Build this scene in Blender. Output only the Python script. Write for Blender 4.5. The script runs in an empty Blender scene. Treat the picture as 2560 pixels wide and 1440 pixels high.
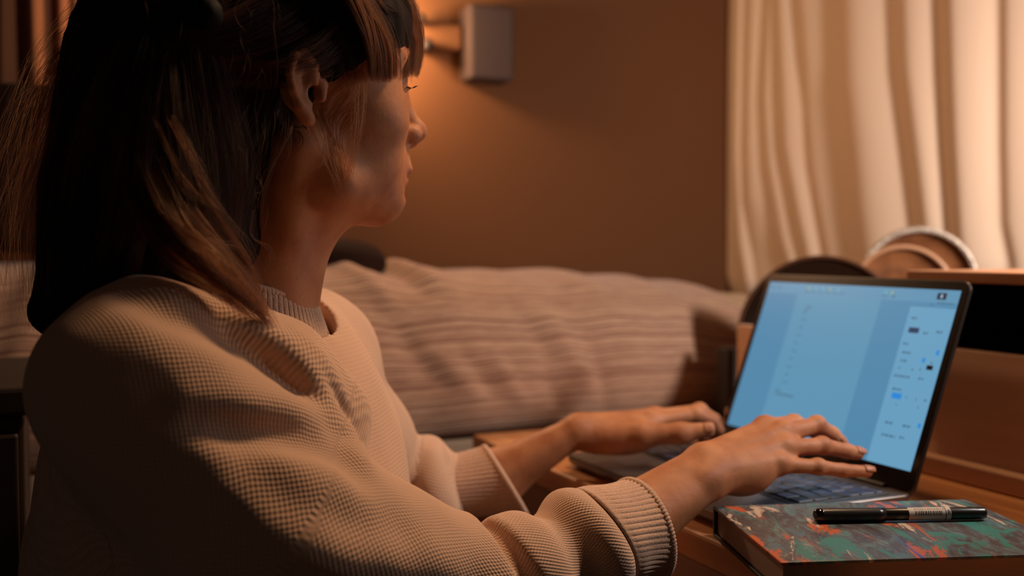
import bpy, bmesh, math, random
import numpy as np
from mathutils import Vector, Matrix

S = bpy.context.scene
COL = S.collection
H = 0.985                      # camera height above the floor
DESK = -0.2435                 # desk top, measured from the camera height
YAW = 0.4206                   # the desk, the bed and the walls share this heading
VV = np.array([math.cos(YAW), math.sin(YAW), 0.0])    # away from the sitter, across the desk
UU = np.array([-math.sin(YAW), math.cos(YAW), 0.0])   # along the desk, towards the back wall
random.seed(7); RNG = np.random.default_rng(7)

# ------------------------------------------------------------------ camera, world, lights
cam_d = bpy.data.cameras.new('camera'); cam = bpy.data.objects.new('camera', cam_d); COL.objects.link(cam)
cam.location = (0, 0, H)
cam.rotation_euler = (math.radians(90) - 0.039, 0, 0)
cam_d.sensor_width = 36.0; cam_d.lens = 2600 / 2560 * 36.0
cam_d.clip_start = 0.05
cam_d.dof.use_dof = True; cam_d.dof.focus_distance = 0.78; cam_d.dof.aperture_fstop = 3.4
S.camera = cam
S.view_settings.view_transform = 'Standard'; S.view_settings.look = 'None'
S.view_settings.exposure = 0.0; S.view_settings.gamma = 1.0; S.view_settings.use_curve_mapping = False
W = bpy.data.worlds.new('world'); S.world = W; W.use_nodes = True
W.node_tree.nodes['Background'].inputs[0].default_value = (1.0, 0.80, 0.66, 1)
W.node_tree.nodes['Background'].inputs[1].default_value = 0.022

def area(name, loc, target, size, power, col, shape='DISK', spread=180):
    l = bpy.data.lights.new(name, 'AREA'); l.shape = shape; l.size = size; l.energy = power; l.color = col; l.spread = math.radians(spread)
    o = bpy.data.objects.new(name, l); COL.objects.link(o); o.location = loc
    o.rotation_euler = (Vector(target) - Vector(loc)).to_track_quat('-Z', 'Y').to_euler()
    return o
# desk lamp standing past the right edge of the picture, close to the curtain
area('desk_lamp_light', (0.744, 0.870, H + 0.24), (0.60, 1.45, H + 0.04), 0.10, 7.2, (1.0, 0.90, 0.83))
# warm lamp over the desk
area('reading_lamp_light', (0.40, 1.08, H + 0.84), (-0.05, 0.76, H - 0.15), 0.18, 2.15, (1.0, 0.62, 0.34), spread=88)

# ------------------------------------------------------------------ helpers
def P(px, py, d):
    """point seen at photograph pixel (px, py), d metres in front of the camera (camera height = z 0)"""
    return np.array([(px - 1280) / 2600 * d, d, -((py - 720) / 2600 + 0.039) * d])
def PW(px, py, d):
    p = P(px, py, d); p[2] += H; return p
def D(u, v, z=0.0):
    """desk coordinates -> world; z measured from camera height"""
    p = UU * u + VV * v; return Vector((p[0], p[1], z + H))
def lin(c):
    return tuple(((x / 255) / 12.92 if x / 255 <= 0.04045 else ((x / 255 + 0.055) / 1.055) ** 2.4) for x in c) + (1.0,)
def tag(o, label=None, cat=None, group=None, kind=None):
    if label: o['label'] = label
    if cat: o['category'] = cat
    if group: o['group'] = group
    if kind: o['kind'] = kind
    return o
def empty(name, loc, label=None, cat=None, group=None, rz=0.0):
    o = bpy.data.objects.new(name, None); COL.objects.link(o); o.location = loc; o.rotation_euler = (0, 0, rz)
    return tag(o, label, cat, group)
def obj(name, me, mat=None, parent=None, smooth=False, world=True):
    """link a mesh; when parented its coordinates are taken as world coordinates unless world=False"""
    if isinstance(me, bmesh.types.BMesh):
        b = me; me = bpy.data.meshes.new(name); b.to_mesh(me); b.free()
    o = bpy.data.objects.new(name, me); COL.objects.link(o)
    if mat is not None:
        for m in (mat if isinstance(mat, (list, tuple)) else [mat]): me.materials.append(m)
    if smooth:
        me.polygons.foreach_set('use_smooth', [True] * len(me.polygons))
    if parent is not None:
        o.parent = parent
        if world: o.matrix_parent_inverse = world_of(parent).inverted()
    return o
def world_of(p):
    m = p.matrix_parent_inverse @ Matrix.LocRotScale(p.location, p.rotation_euler, p.scale)
    return m if p.parent is None else world_of(p.parent) @ m
def mesh(name, V, F):
    me = bpy.data.meshes.new(name); V = np.asarray(V, np.float64)
    if isinstance(F, np.ndarray):
        n, k = F.shape
        me.vertices.add(len(V)); me.vertices.foreach_set('co', V.ravel().astype(np.float32))
        me.loops.add(n * k); me.loops.foreach_set('vertex_index', F.ravel().astype(np.int32))
        me.polygons.add(n); me.polygons.foreach_set('loop_start', (np.arange(n) * k).astype(np.int32))
        me.polygons.foreach_set('loop_total', np.full(n, k, np.int32))
        me.update(calc_edges=True)
    else:
        me.from_pydata([tuple(v) for v in V], [], F); me.update()
    return me
def grid_mesh(name, G, closed_u=False, closed_v=False, flip=False):
    """G: (n, m, 3) array of points"""
    n, m = G.shape[:2]; idx = np.arange(n * m).reshape(n, m)
    i2 = np.roll(idx, -1, 0) if closed_u else idx[1:]; i1 = idx if closed_u else idx[:-1]
    a, b = i1, i2
    if closed_v: a2, b2 = np.roll(a, -1, 1), np.roll(b, -1, 1)
    else: a, b, a2, b2 = a[:, :-1], b[:, :-1], a[:, 1:], b[:, 1:]
    F = np.stack([a, b, b2, a2], -1).reshape(-1, 4)
    if flip: F = F[:, ::-1]
    return mesh(name, G.reshape(-1, 3), F)
def box(bm, lo, hi, M=None, bevel=0.0, seg=2):
    """axis box lo..hi, transformed by M"""
    r = bmesh.ops.create_cube(bm, size=1.0); vs = r['verts']
    lo = Vector(lo); hi = Vector(hi)
    for v in vs:
        v.co = Vector([lo[i] + (v.co[i] + 0.5) * (hi[i] - lo[i]) for i in range(3)])
    if bevel > 0:
        es = list({e for v in vs for e in v.link_edges})
        rr = bmesh.ops.bevel(bm, geom=es, offset=bevel, segments=seg, affect='EDGES', profile=0.5)
        vs = list({v for f in rr['faces'] for v in f.verts} | {v for v in vs if v.is_valid})
    if M is not None:
        bmesh.ops.transform(bm, matrix=M, verts=vs)
    return vs
DM = Matrix(((UU[0], VV[0], 0, 0), (UU[1], VV[1], 0, 0), (0, 0, 1, H), (0, 0, 0, 1)))   # (u, v, z) -> world (mirrored)
def dbox(u0, u1, v0, v1, z0, z1, bevel=0.002):
    bm = bmesh.new(); box(bm, (u0, v0, z0), (u1, v1, z1), DM, bevel)
    bmesh.ops.recalc_face_normals(bm, faces=bm.faces); return bm
def lathe(prof, n=48, M=None):
    """prof: list of (r, z) revolved about z"""
    A = np.linspace(0, 2 * np.pi, n, endpoint=False); pr = np.array(prof)
    G = np.stack([pr[:, None, 0] * np.cos(A), pr[:, None, 0] * np.sin(A), np.repeat(pr[:, 1:2], n, 1)], -1)
    if M is not None:
        m = np.array(M); G = G @ m[:3, :3].T + m[:3, 3]
    return grid_mesh('lathe', G, closed_v=True)
def frame(origin, zdir, xhint=(1, 0, 0)):
    z = Vector(zdir).normalized(); x = Vector(xhint); x = (x - z * x.dot(z)).normalized(); y = z.cross(x)
    return Matrix(((x.x, y.x, z.x, origin[0]), (x.y, y.y, z.y, origin[1]), (x.z, y.z, z.z, origin[2]), (0, 0, 0, 1)))
def solidify(o, t, off=-1.0):
    m = o.modifiers.new('thickness', 'SOLIDIFY'); m.thickness = t; m.offset = off; return o

# ------------------------------------------------------------------ materials
def mat(name, col, rough=0.6, metal=0.0, spec=0.5, emit=None, estr=0.0, build=None, sheen=0.0, sss=0.0):
    m = bpy.data.materials.new(name); m.use_nodes = True; nt = m.node_tree; b = nt.nodes['Principled BSDF']
    b.inputs['Base Color'].default_value = lin(col) if max(col) > 1 else tuple(col) + (1,)
    b.inputs['Roughness'].default_value = rough; b.inputs['Metallic'].default_value = metal
    b.inputs['Specular IOR Level'].default_value = spec
    if sheen: b.inputs['Sheen Weight'].default_value = sheen; b.inputs['Sheen Roughness'].default_value = 0.5
    if sss:
        b.inputs['Subsurface Weight'].default_value = sss; b.inputs['Subsurface Radius'].default_value = (0.010, 0.004, 0.002)
        b.inputs['Subsurface Scale'].default_value = 1.0
    if emit: b.inputs['Emission Color'].default_value = lin(emit); b.inputs['Emission Strength'].default_value = estr
    if build: build(nt, b)
    return m
def N(nt, t, **kw):
    n = nt.nodes.new(t)
    for k, v in kw.items():
        if k.startswith('i_'): n.inputs[k[2:].replace('_', ' ')].default_value = v
        else: setattr(n, k, v)
    return n
def L(nt, a, b): nt.links.new(a, b)
def math_n(nt, op, a, b=None, c=None):
    n = nt.nodes.new('ShaderNodeMath'); n.operation = op
    for i, x in enumerate((a, b, c)):
        if x is None: continue
        if isinstance(x, (int, float)): n.inputs[i].default_value = x
        else: nt.links.new(x, n.inputs[i])
    return n.outputs[0]
def ramp(nt, fac, stops, interp='LINEAR'):
    r = nt.nodes.new('ShaderNodeValToRGB'); r.color_ramp.interpolation = interp
    while len(r.color_ramp.elements) < len(stops): r.color_ramp.elements.new(0.5)
    for e, (p, c) in zip(r.color_ramp.elements, stops): e.position = p; e.color = lin(c)
    nt.links.new(fac, r.inputs[0]); return r.outputs[0]
def bump(nt, b, h, strength=0.3, dist=0.001, prev=None):
    n = nt.nodes.new('ShaderNodeBump'); n.inputs['Strength'].default_value = strength; n.inputs['Distance'].default_value = dist
    nt.links.new(h, n.inputs['Height'])
    if prev is not None: nt.links.new(prev, n.inputs['Normal'])
    nt.links.new(n.outputs[0], b.inputs['Normal']); return n.outputs[0]
def noise_bump(scale, strength=0.2, dist=0.001):
    def f(nt, b):
        tc = N(nt, 'ShaderNodeTexCoord'); n = N(nt, 'ShaderNodeTexNoise'); n.inputs['Scale'].default_value = scale
        n.inputs['Detail'].default_value = 4; L(nt, tc.outputs['Object'], n.inputs['Vector']); bump(nt, b, n.outputs[0], strength, dist)
    return f
def wood(c1, c2, c3, scale=1.0, axis='u', rough=0.5):
    """long grain along the desk direction u (or v, or z)"""
    def f(nt, b):
        g = N(nt, 'ShaderNodeNewGeometry')
        mp = N(nt, 'ShaderNodeMapping'); mp.vector_type = 'POINT'
        # turn world into desk axes, then squeeze along the grain
        mp0 = N(nt, 'ShaderNodeMapping'); mp0.inputs['Rotation'].default_value = (0, 0, -YAW)
        L(nt, g.outputs['Position'], mp0.inputs['Vector']); L(nt, mp0.outputs[0], mp.inputs['Vector'])
        sc = {'u': (34, 2.0, 34), 'v': (2.0, 34, 34), 'z': (34, 34, 2.0)}[axis]
        mp.inputs['Scale'].default_value = tuple(s * scale for s in sc)
        n = N(nt, 'ShaderNodeTexNoise'); n.inputs['Scale'].default_value = 1.0; n.inputs['Detail'].default_value = 6
        n.inputs['Distortion'].default_value = 0.6; L(nt, mp.outputs[0], n.inputs['Vector'])
        w = N(nt, 'ShaderNodeTexNoise'); w.inputs['Scale'].default_value = 4.0; w.inputs['Detail'].default_value = 3; L(nt, mp.outputs[0], w.inputs['Vector'])
        x = math_n(nt, 'ADD', math_n(nt, 'MULTIPLY', n.outputs[0], 0.75), math_n(nt, 'MULTIPLY', w.outputs[0], 0.25))
        L(nt, ramp(nt, x, [(0.34, c1), (0.5, c2), (0.66, c3)]), b.inputs['Base Color'])
        bump(nt, b, x, 0.12, 0.0006)
    return f
M = {}
M['wall'] = mat('wall_paint', (108, 70, 44), 0.9, spec=0.1, build=noise_bump(60, 0.08, 0.001))
M['floor'] = mat('floor_boards', (84, 52, 34), 0.6, build=wood((60, 36, 22), (88, 54, 34), (110, 70, 44), 0.5, 'u'))
M['desk'] = mat('pine_desk', (150, 96, 58), 0.45, build=wood((168, 108, 64), (200, 134, 84), (216, 152, 100), 1.0, 'u'))
M['desk_front'] = mat('desk_front_paint', (150, 112, 88), 0.6, build=noise_bump(200, 0.05, 0.0005))
M['ply'] = mat('brown_board', (196, 148, 118), 0.6, build=wood((204, 158, 124), (214, 168, 136), (222, 178, 148), 0.7, 'u'))
M['ply_top'] = mat('shelf_top_board', (186, 132, 96), 0.4, build=wood((160, 104, 68), (188, 128, 88), (206, 150, 110), 0.8, 'u', 0.4))
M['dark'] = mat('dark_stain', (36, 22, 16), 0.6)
M['beige'] = mat('beige_panel', (170, 140, 112), 0.7)
M['alu'] = mat('space_grey_metal', (120, 112, 108), 0.38, metal=0.85)
M['alu_dark'] = mat('lid_edge_metal', (70, 62, 58), 0.35, metal=0.8)
M['bezel'] = mat('glossy_black_bezel', (12, 9, 8), 0.22)
M['key'] = mat('screen_lit_keys', (40, 50, 82), 0.42, spec=0.6)  # blue glow of the screen put into the key colour
M['well'] = mat('keyboard_well', (10, 10, 11), 0.5)
M['rubber'] = mat('black_rubber', (12, 11, 11), 0.7)

# ------------------------------------------------------------------ room shell
def slab(name, u0, u1, v0, v1, z0, z1, m):
    return tag(obj(name, dbox(u0, u1, v0, v1, z0, z1, 0), m), kind='structure')
slab('floor', -0.9, 1.95, -1.6, 1.52, -H - 0.05, -H, M['floor'])
slab('wall_back', 1.75, 1.90, -1.6, 1.52, -H, 1.45, M['wall'])
# right wall with the window opening behind the curtain
slab('wall_right', -0.9, 1.75, 1.34, 1.50, -H, -0.02, M['wall'])
slab('wall_right', -0.9, 1.75, 1.34, 1.50, 0.90, 1.45, M['wall'])
slab('wall_right', 1.58, 1.75, 1.34, 1.50, -0.02, 0.90, M['wall'])
slab('wall_right', -0.9, 0.45, 1.34, 1.50, -0.02, 0.90, M['wall'])
slab('ceiling', -0.9, 1.95, -1.6, 1.52, 1.45, 1.50, M['wall'])
win = bmesh.new()
for (a, b_, c, d_) in ((0.45, 1.58, -0.02, 0.03), (0.45, 1.58, 0.85, 0.90), (0.45, 0.50, 0.03, 0.85), (1.53, 1.58, 0.03, 0.85), (0.99, 1.04, 0.03, 0.85)):
    box(win, (a, 1.40, c), (b_, 1.45, d_), DM, 0.003)
wo = tag(obj('window_1', win, M['ply_top']), kind='structure')
M['glass'] = mat('night_glass', (10, 11, 14), 0.08, spec=0.8)
for a, b_ in ((0.50, 0.99), (1.04, 1.53)):
    obj('pane', dbox(a, b_, 1.42, 1.426, 0.03, 0.85, 0), M['glass'], wo)

# ------------------------------------------------------------------ desk
desk = empty('desk', D(0.85, 0.8, -H), 'pine desk with a warm orange top and pale brown drawer front, under the laptop', 'desk')
obj('desk_top', dbox(0.20, 1.25, 0.502, 1.32, DESK - 0.026, DESK, 0.003), M['desk'], desk)
M['desk_edge'] = M['desk']
obj('drawer_front', dbox(0.24, 1.21, 0.512, 0.530, DESK - 0.16, DESK - 0.030, 0.003), M['desk_front'], desk)
for u0, v0 in ((0.22, 0.54), (1.18, 0.54), (0.22, 1.26), (1.18, 1.26)):
    obj('leg', dbox(u0, u0 + 0.05, v0, v0 + 0.05, -H, DESK - 0.026, 0.003), M['desk'], desk)
obj('side_rail', dbox(1.19, 1.21, 0.59, 1.26, DESK - 0.14, DESK - 0.026, 0.002), M['desk'], desk)
obj('side_rail', dbox(0.23, 0.25, 0.59, 1.26, DESK - 0.14, DESK - 0.026, 0.002), M['desk'], desk)

# ------------------------------------------------------------------ desk organiser
org = empty('desk_shelf', D(0.8, 1.0, DESK), 'brown wooden desk shelf with a dark open cubby, standing behind the laptop', 'shelf')
obj('front_board', dbox(0.42, 1.19, 0.875, 0.888, DESK + 0.001, -0.107, 0.0015), M['ply'], org)
obj('ledge', dbox(0.42, 1.19, 0.856, 0.8745, DESK + 0.001, DESK + 0.021, 0.002), M['ply'], org)
obj('top_board', dbox(0.42, 0.872, 0.868, 1.185, -0.037, -0.025, 0.0015), M['ply_top'], org)
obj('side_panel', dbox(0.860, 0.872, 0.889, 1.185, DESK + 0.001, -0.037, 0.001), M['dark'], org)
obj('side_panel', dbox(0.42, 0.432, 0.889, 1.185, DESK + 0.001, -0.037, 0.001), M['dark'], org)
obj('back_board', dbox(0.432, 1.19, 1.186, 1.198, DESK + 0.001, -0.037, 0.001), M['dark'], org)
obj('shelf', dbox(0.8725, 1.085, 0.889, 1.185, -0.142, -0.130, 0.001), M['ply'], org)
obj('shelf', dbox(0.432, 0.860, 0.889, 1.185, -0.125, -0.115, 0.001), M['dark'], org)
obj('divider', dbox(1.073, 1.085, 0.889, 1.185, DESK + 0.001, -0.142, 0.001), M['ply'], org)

tag(obj('storage_box', dbox(1.208, 1.238, 0.875, 0.98, DESK + 0.0005, -0.142, 0.003), M['dark']),
    'narrow dark brown box at the far end of the desk shelf, by the bed', 'box')

# ------------------------------------------------------------------ round trays standing in the shelf
def dish(name, c, r, n, depth, label, m, rim_m, rim_r, lean=0.10, group=None):
    """round tray with a rolled rim standing on its edge; c = centre (camera-height z), n = horizontal facing direction"""
    nn = Vector((n[0], n[1], 0)).normalized(); zd = (nn + Vector((0, 0, lean))).normalized()
    c = Vector((c[0], c[1], c[2] + H))
    root = empty(name, c - Vector((0, 0, r)), label, 'tray')
    Mx = frame(c, zd, (0, 0, 1))
    R = r - rim_r
    pr = [(0.0005, -depth), (R * .35, -depth), (R * .37, -depth + .0015), (R * .60, -depth), (R * .78, -depth * .8), (R * .92, -depth * .3), (R, 0),
          (R, -0.003), (R * .9, -depth * .3 - .004), (R * .76, -depth * .8 - .004), (R * .5, -depth - .004), (0.0005, -depth - .004)]
    me = lathe(pr, 72, Mx); o = obj('dish', me, m, root, smooth=True)
    T = []
    for k in range(17):
        a = 2 * math.pi * k / 16; T.append((R + rim_r * math.cos(a) - rim_r * .1, rim_r * math.sin(a)))
    obj('rim', lathe(T, 96, Mx), rim_m, root, smooth=True)
    return root
def rings(c1, c2, rough=0.35, metal=0.6):
    def f(nt, b):
        tc = N(nt, 'ShaderNodeTexNoise'); tc.inputs['Scale'].default_value = 30; 
        g = N(nt, 'ShaderNodeNewGeometry'); L(nt, g.outputs['Position'], tc.inputs['Vector'])
        L(nt, ramp(nt, tc.outputs[0], [(0.35, c1), (0.65, c2)]), b.inputs['Base Color'])
    return f
M['wood_bowl'] = mat('brown_lacquer', (120, 74, 46), 0.3, build=rings((104, 62, 38), (140, 88, 54)))
M['black_lac'] = mat('dark_lacquer', (28, 17, 12), 0.3)
def woven(nt, b):
    tc = N(nt, 'ShaderNodeNewGeometry'); w = N(nt, 'ShaderNodeTexNoise'); w.inputs['Scale'].default_value = 260; L(nt, tc.outputs['Position'], w.inputs['Vector'])
    L(nt, ramp(nt, w.outputs[0], [(0.35, (150, 128, 110)), (0.65, (214, 196, 178))]), b.inputs['Base Color']); bump(nt, b, w.outputs[0], 0.8, 0.002)
M['silver_rim'] = mat('silver_rope_rim', (196, 176, 158), 0.4, metal=0.3, build=woven)
M['dark_rim'] = mat('dark_brown_rim', (84, 52, 34), 0.4)
M['tan_rim'] = mat('tan_rim', (176, 128, 94), 0.4)
p = P(2296, 725, 1.455)
dish('round_tray', (p[0], p[1], -0.0500), 0.0803, (-0.36, -0.93), 0.016, 'largest round brown tray with a silvery rope rim, standing upright on the shelf', M['wood_bowl'], M['silver_rim'], 0.0046)
p = P(2256, 740, 1.400)
dish('round_tray', (p[0], p[1], -0.0625), 0.0675, (-0.36, -0.93), 0.012, 'smaller brown round tray with a plain tan rim, in front of the silver rimmed one', M['wood_bowl'], M['tan_rim'], 0.0035, 0.16)
p = P(2052, 840, 1.408)
dish('round_tray', (p[0], p[1], -0.1265), 0.1165, (-0.50, -0.866), 0.010, 'big dark almost black round tray behind the laptop lid', M['black_lac'], M['dark_rim'], 0.0028, 0.06)

# ------------------------------------------------------------------ laptop
LO = D(0, 0, 0)
lp = np.array([0.308, 1.0885]) + 0.004 * UU[:2] + 0.002 * VV[:2]
LX = Vector(UU); LY = Vector(VV)
LZ0 = -0.2285
laptop = empty('laptop', (lp[0], lp[1], DESK + H), 'open slim grey metal laptop with a bright blue document window on its screen', 'laptop')
def LM(z):   # laptop frame: x = towards the far side, y = front -> hinge, z up
    return Matrix(((LX.x, LY.x, 0, lp[0]), (LX.y, LY.y, 0, lp[1]), (0, 0, 1, z + H), (0, 0, 0, 1)))
bm = bmesh.new()
LW, LD, LT = 0.152, 0.205, 0.0115
def rrect(w0, w1, d0, d1, r, n=6):
    pts = []
    for cx, cy, a0 in ((w1 - r, d1 - r, 0), (w0 + r, d1 - r, 90), (w0 + r, d0 + r, 180), (w1 - r, d0 + r, 270)):
        for k in range(n + 1):
            a = math.radians(a0 + 90 * k / n); pts.append((cx + r * math.cos(a), cy + r * math.sin(a)))
    return pts
def stack(levels, closed=True):
    """levels: list of (points2d, z) with equal counts -> bmesh"""
    bm = bmesh.new(); rings_ = []
    for pts, z in levels: rings_.append([bm.verts.new((x, y, z)) for x, y in pts])
    for a, b in zip(rings_[:-1], rings_[1:]):
        for i in range(len(a)):
            j = (i + 1) % len(a); bm.faces.new((a[i], a[j], b[j], b[i]))
    bm.faces.new(list(reversed(rings_[0]))); bm.faces.new(rings_[-1])
    return bm
def inset_levels(w, d0, d1, r, zs):
    return [(rrect(-w + i, w - i, d0 + i, d1 - i, max(r - i, .0008)), z) for i, z in zs]
bm = stack(inset_levels(LW, -LD, 0.002, 0.010, [(0.010, -LT - 0.0015), (0.004, -LT), (0.0008, -LT + .004), (0, -LT + .006), (0, -0.0008), (0.0006, 0)]))
bmesh.ops.transform(bm, matrix=LM(LZ0), verts=bm.verts); bmesh.ops.recalc_face_normals(bm, faces=bm.faces)
base = obj('base', bm, M['alu'], laptop)
def lpart(name, u0, u1, y0, y1, z0, z1, m, bev=0.0003, parent=None):
    b = bmesh.new(); box(b, (u0, y0, z0), (u1, y1, z1), LM(LZ0), bev, 1); bmesh.ops.recalc_face_normals(b, faces=b.faces)
    return obj(name, b, m, parent or laptop)
kb = lpart('keyboard', -0.138, 0.138, -0.128, -0.017, -0.0005, 0.00025, M['well'])
rows = [[1.0] * 14, [1.0] * 13 + [1.45], [1.45] + [1.0] * 12 + [1.0], [1.75] + [1.0] * 11 + [1.75], [2.3] + [1.0] * 10 + [2.3], [1, 1, 1, 1.25, 5.3, 1.25, 1, 1, 1, 1]]
yk = -0.0185
for ri, row in enumerate(rows):
    hgt = 0.0095 if ri == 0 else 0.0178
    tot = sum(row); x = 0.1365; unit = 0.273 / tot
    for w in row:
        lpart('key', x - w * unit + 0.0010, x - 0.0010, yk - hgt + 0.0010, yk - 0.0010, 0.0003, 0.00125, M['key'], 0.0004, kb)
        x -= w * unit
    yk -= hgt + 0.0002
lpart('trackpad', -0.064, 0.064, -0.199, -0.134, -0.0005, 0.00025, M['alu'])
for sx in (-1, 1):
    lpart('speaker_grille', sx * 0.1445 - 0.0035, sx * 0.1445 + 0.0035, -0.125, -0.020, -0.0003, 0.00015, M['alu_dark'])
for a in (-0.125, 0.125):
    for b_ in (-0.185, -0.02):
        lpart('rubber_foot', a - .008, a + .008, b_ - .008, b_ + .008, DESK - LZ0, -LT - 0.0012, M['rubber'])
lpart('hinge', -0.120, 0.120, -0.004, 0.006, -0.008, 0.0035, M['bezel'], 0.0015)
# ports on the near edge
for yy, rr in ((-0.016, 0.0019),):
    me = lathe([(0.0001, 0), (rr, 0), (rr, .0006), (0.0001, .0006)], 20, LM(LZ0) @ Matrix.Translation((-LW - 0.0003, yy, -0.0055)) @ Matrix.Rotation(math.radians(90), 4, 'Y'))
    obj('headphone_jack', me, M['rubber'], laptop)
for yy in (-0.038, -0.054):
    lpart('port', -LW - 0.0004, -LW + 0.001, yy - .0045, yy + .0045, -0.0070, -0.0042, M['rubber'], 0.0004)
tilt = 0.3207 + 0.028
def LIDM(off=0.0):
    l = Vector((0, 0, 1)) * math.cos(tilt) + LY * math.sin(tilt); n = l.cross(LX); n = n if n.dot(LY) < 0 else -n
    o = Vector((lp[0], lp[1], LZ0 + H)) + n * off
    return Matrix(((LX.x, l.x, n.x, o.x), (LX.y, l.y, n.y, o.y), (LX.z, l.z, n.z, o.z), (0, 0, 0, 1)))
def lidlevels(w, h0, h1, r, zs): return [(rrect(-w + i, w - i, h0 + i, h1 - i, max(r - i, .0005)), z) for i, z in zs]
def lid(name, w, h0, h1, r, zs, m, parent=None):
    b = stack(lidlevels(w, h0, h1, r, zs)); bmesh.ops.transform(b, matrix=LIDM(), verts=b.verts); bmesh.ops.recalc_face_normals(b, faces=b.faces)
    return obj(name, b, m, parent or laptop)
ls = lid('lid', 0.152, -0.004, 0.2095, 0.0105, [(0.004, -0.0055), (0.0008, -0.0045), (0, -0.0030), (0, -0.0004), (0.0005, 0)], M['alu_dark'])
lid('bezel', 0.1502, 0.001, 0.2078, 0.0092, [(0, 0), (0, 0.0004)], M['bezel'], ls)
def scr(nt, b):
    tc = N(nt, 'ShaderNodeTexCoord')
DB = 0.020; DW = 0.14325; DH = 0.179
def screen_part(name, x0, x1, y0, y1, z, col, parent, e=0.93):
    """x from the far side (0) to the near side (1), y from the top (0) to the bottom (1)"""
    b = bmesh.new()
    u0, u1 = DW - x0 * 2 * DW, DW - x1 * 2 * DW; a0, a1 = DB + DH * (1 - y1), DB + DH * (1 - y0)
    vs = [b.verts.new(LIDM() @ Vector(q)) for q in ((u0, a0, z), (u1, a0, z), (u1, a1, z), (u0, a1, z))]
    b.faces.new(vs); b.normal_update()
    key = 'scr_%d_%d_%d' % col
    if key not in M: M[key] = mat('screen_colour', (5, 5, 6), 0.3, spec=0.3, emit=col, estr=e)
    return obj(name, b, M[key], parent)
disp = screen_part('display', 0, 1, 0, 1, 0.0006, (84, 140, 176), ls)
def sp(name, x0, x1, y0, y1, col, lv=1): return screen_part(name, x0, x1, y0, y1, 0.0006 + 0.00008 * lv, col, disp)
sp('toolbar', 0, 1, 0, 0.075, (96, 150, 184))
sp('document_page', 0.195, 0.655, 0.075, 1.0, (96, 152, 184))
sp('side_panel', 0.80, 1.0, 0.105, 1.0, (106, 162, 196))
def dashes(name, items, col, lv=2):
    b = bmesh.new(); z = 0.0006 + 0.00008 * lv
    for x0, x1, y0, y1 in items:
        u0, u1 = DW - x0 * 2 * DW, DW - x1 * 2 * DW; a0, a1 = DB + DH * (1 - y1), DB + DH * (1 - y0)
        b.faces.new([b.verts.new(LIDM() @ Vector(q)) for q in ((u0, a0, z), (u1, a0, z), (u1, a1, z), (u0, a1, z))])
    key = 'scr_%d_%d_%d' % col
    if key not in M: M[key] = mat('screen_colour', (5, 5, 6), 0.3, spec=0.3, emit=col, estr=0.93)
    o = obj(name, b, M[key], disp); o['kind'] = 'stuff'; return o
def words(x0, x1, y, h=0.012):
    r = []; x = x0
    while x < x1:
        w = random.uniform(.008, .016); r.append((x, min(x + w, x1), y, y + h)); x += w + .0045
    return r
GR = (72, 112, 138)
pg = words(0.268, 0.300, 0.150) + words(0.262, 0.282, 0.172)+ words(0.262, 0.272, 0.19)
for k in range(9): pg += words(0.262, 0.262 + (0.018 if k % 2 else 0.022), 0.235 + 0.052 * k, 0.009)
pg += words(0.235, 0.258, 0.705) + words(0.237, 0.345, 0.728)
dashes('page_text', pg, GR)
tb = []
for x in (0.02, 0.06): tb += words(x, x + .02, 0.030)
for x in (0.235, 0.275, 0.315, 0.355, 0.395, 0.435): tb += words(x, x + .022, 0.050, 0.007)
for x in (0.655, 0.70): tb += words(x, x + .022, 0.048, 0.008)
tb += words(0.915, 0.985, 0.072, 0.010)
dashes('toolbar_text', tb, GR)
dashes('toolbar_icons', [(x, x + .012, 0.022, 0.040) for x in (0.245, 0.365, 0.690)], (150, 176, 140))
dashes('toolbar_icons', [(x, x + .012, 0.022, 0.040) for x in (0.285, 0.325, 0.41, 0.66)], (104, 176, 190))
sp('format_button', 0.905, 0.945, 0.018, 0.056, (30, 40, 62), 2)
dashes('format_icon', [(0.920, 0.930, 0.026, 0.048)], (150, 176, 200), 3)
sd = words(0.82, 0.845, 0.165) + words(0.885, 0.905, 0.085, .006) + words(0.89, 0.91, 0.245) + words(0.945, 0.97, 0.232)
sd += words(0.815, 0.838, 0.315) + words(0.822, 0.862, 0.365) + words(0.825, 0.855, 0.412) + words(0.826, 0.832, 0.455) + words(0.885, 0.891, 0.455) + words(0.918, 0.924, 0.448)
sd += words(0.815, 0.885, 0.500) + words(0.925, 0.945, 0.498) + words(0.958, 0.964, 0.405)
sd += words(0.825, 0.865, 0.575) + words(0.895, 0.899, 0.612) + words(0.938, 0.942, 0.612) + words(0.975, 0.983, 0.610) + words(0.955, 0.959, 0.655) + words(0.86, 0.864, 0.66)
sd += words(0.835, 0.868, 0.765) + words(0.915, 0.950, 0.765) + words(0.835, 0.895, 0.835) + words(0.915, 0.935, 0.830)
dashes('side_panel_text', sd, GR)
sp('tab_button', 0.822, 0.868, 0.225, 0.256, (42, 62, 92), 2)
sp('selected_button', 0.830, 0.874, 0.602, 0.634, (40, 138, 220), 2)
sp('colour_swatch', 0.945, 0.972, 0.425, 0.450, (8, 12, 20), 2)
sp('stepper_button', 0.918, 0.931, 0.388, 0.415, (40, 138, 220), 2)
sp('stepper_button', 0.968, 0.981, 0.338, 0.365, (40, 138, 220), 2)
sp('stepper_button', 0.978, 0.990, 0.742, 0.768, (40, 138, 220), 2)

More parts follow.
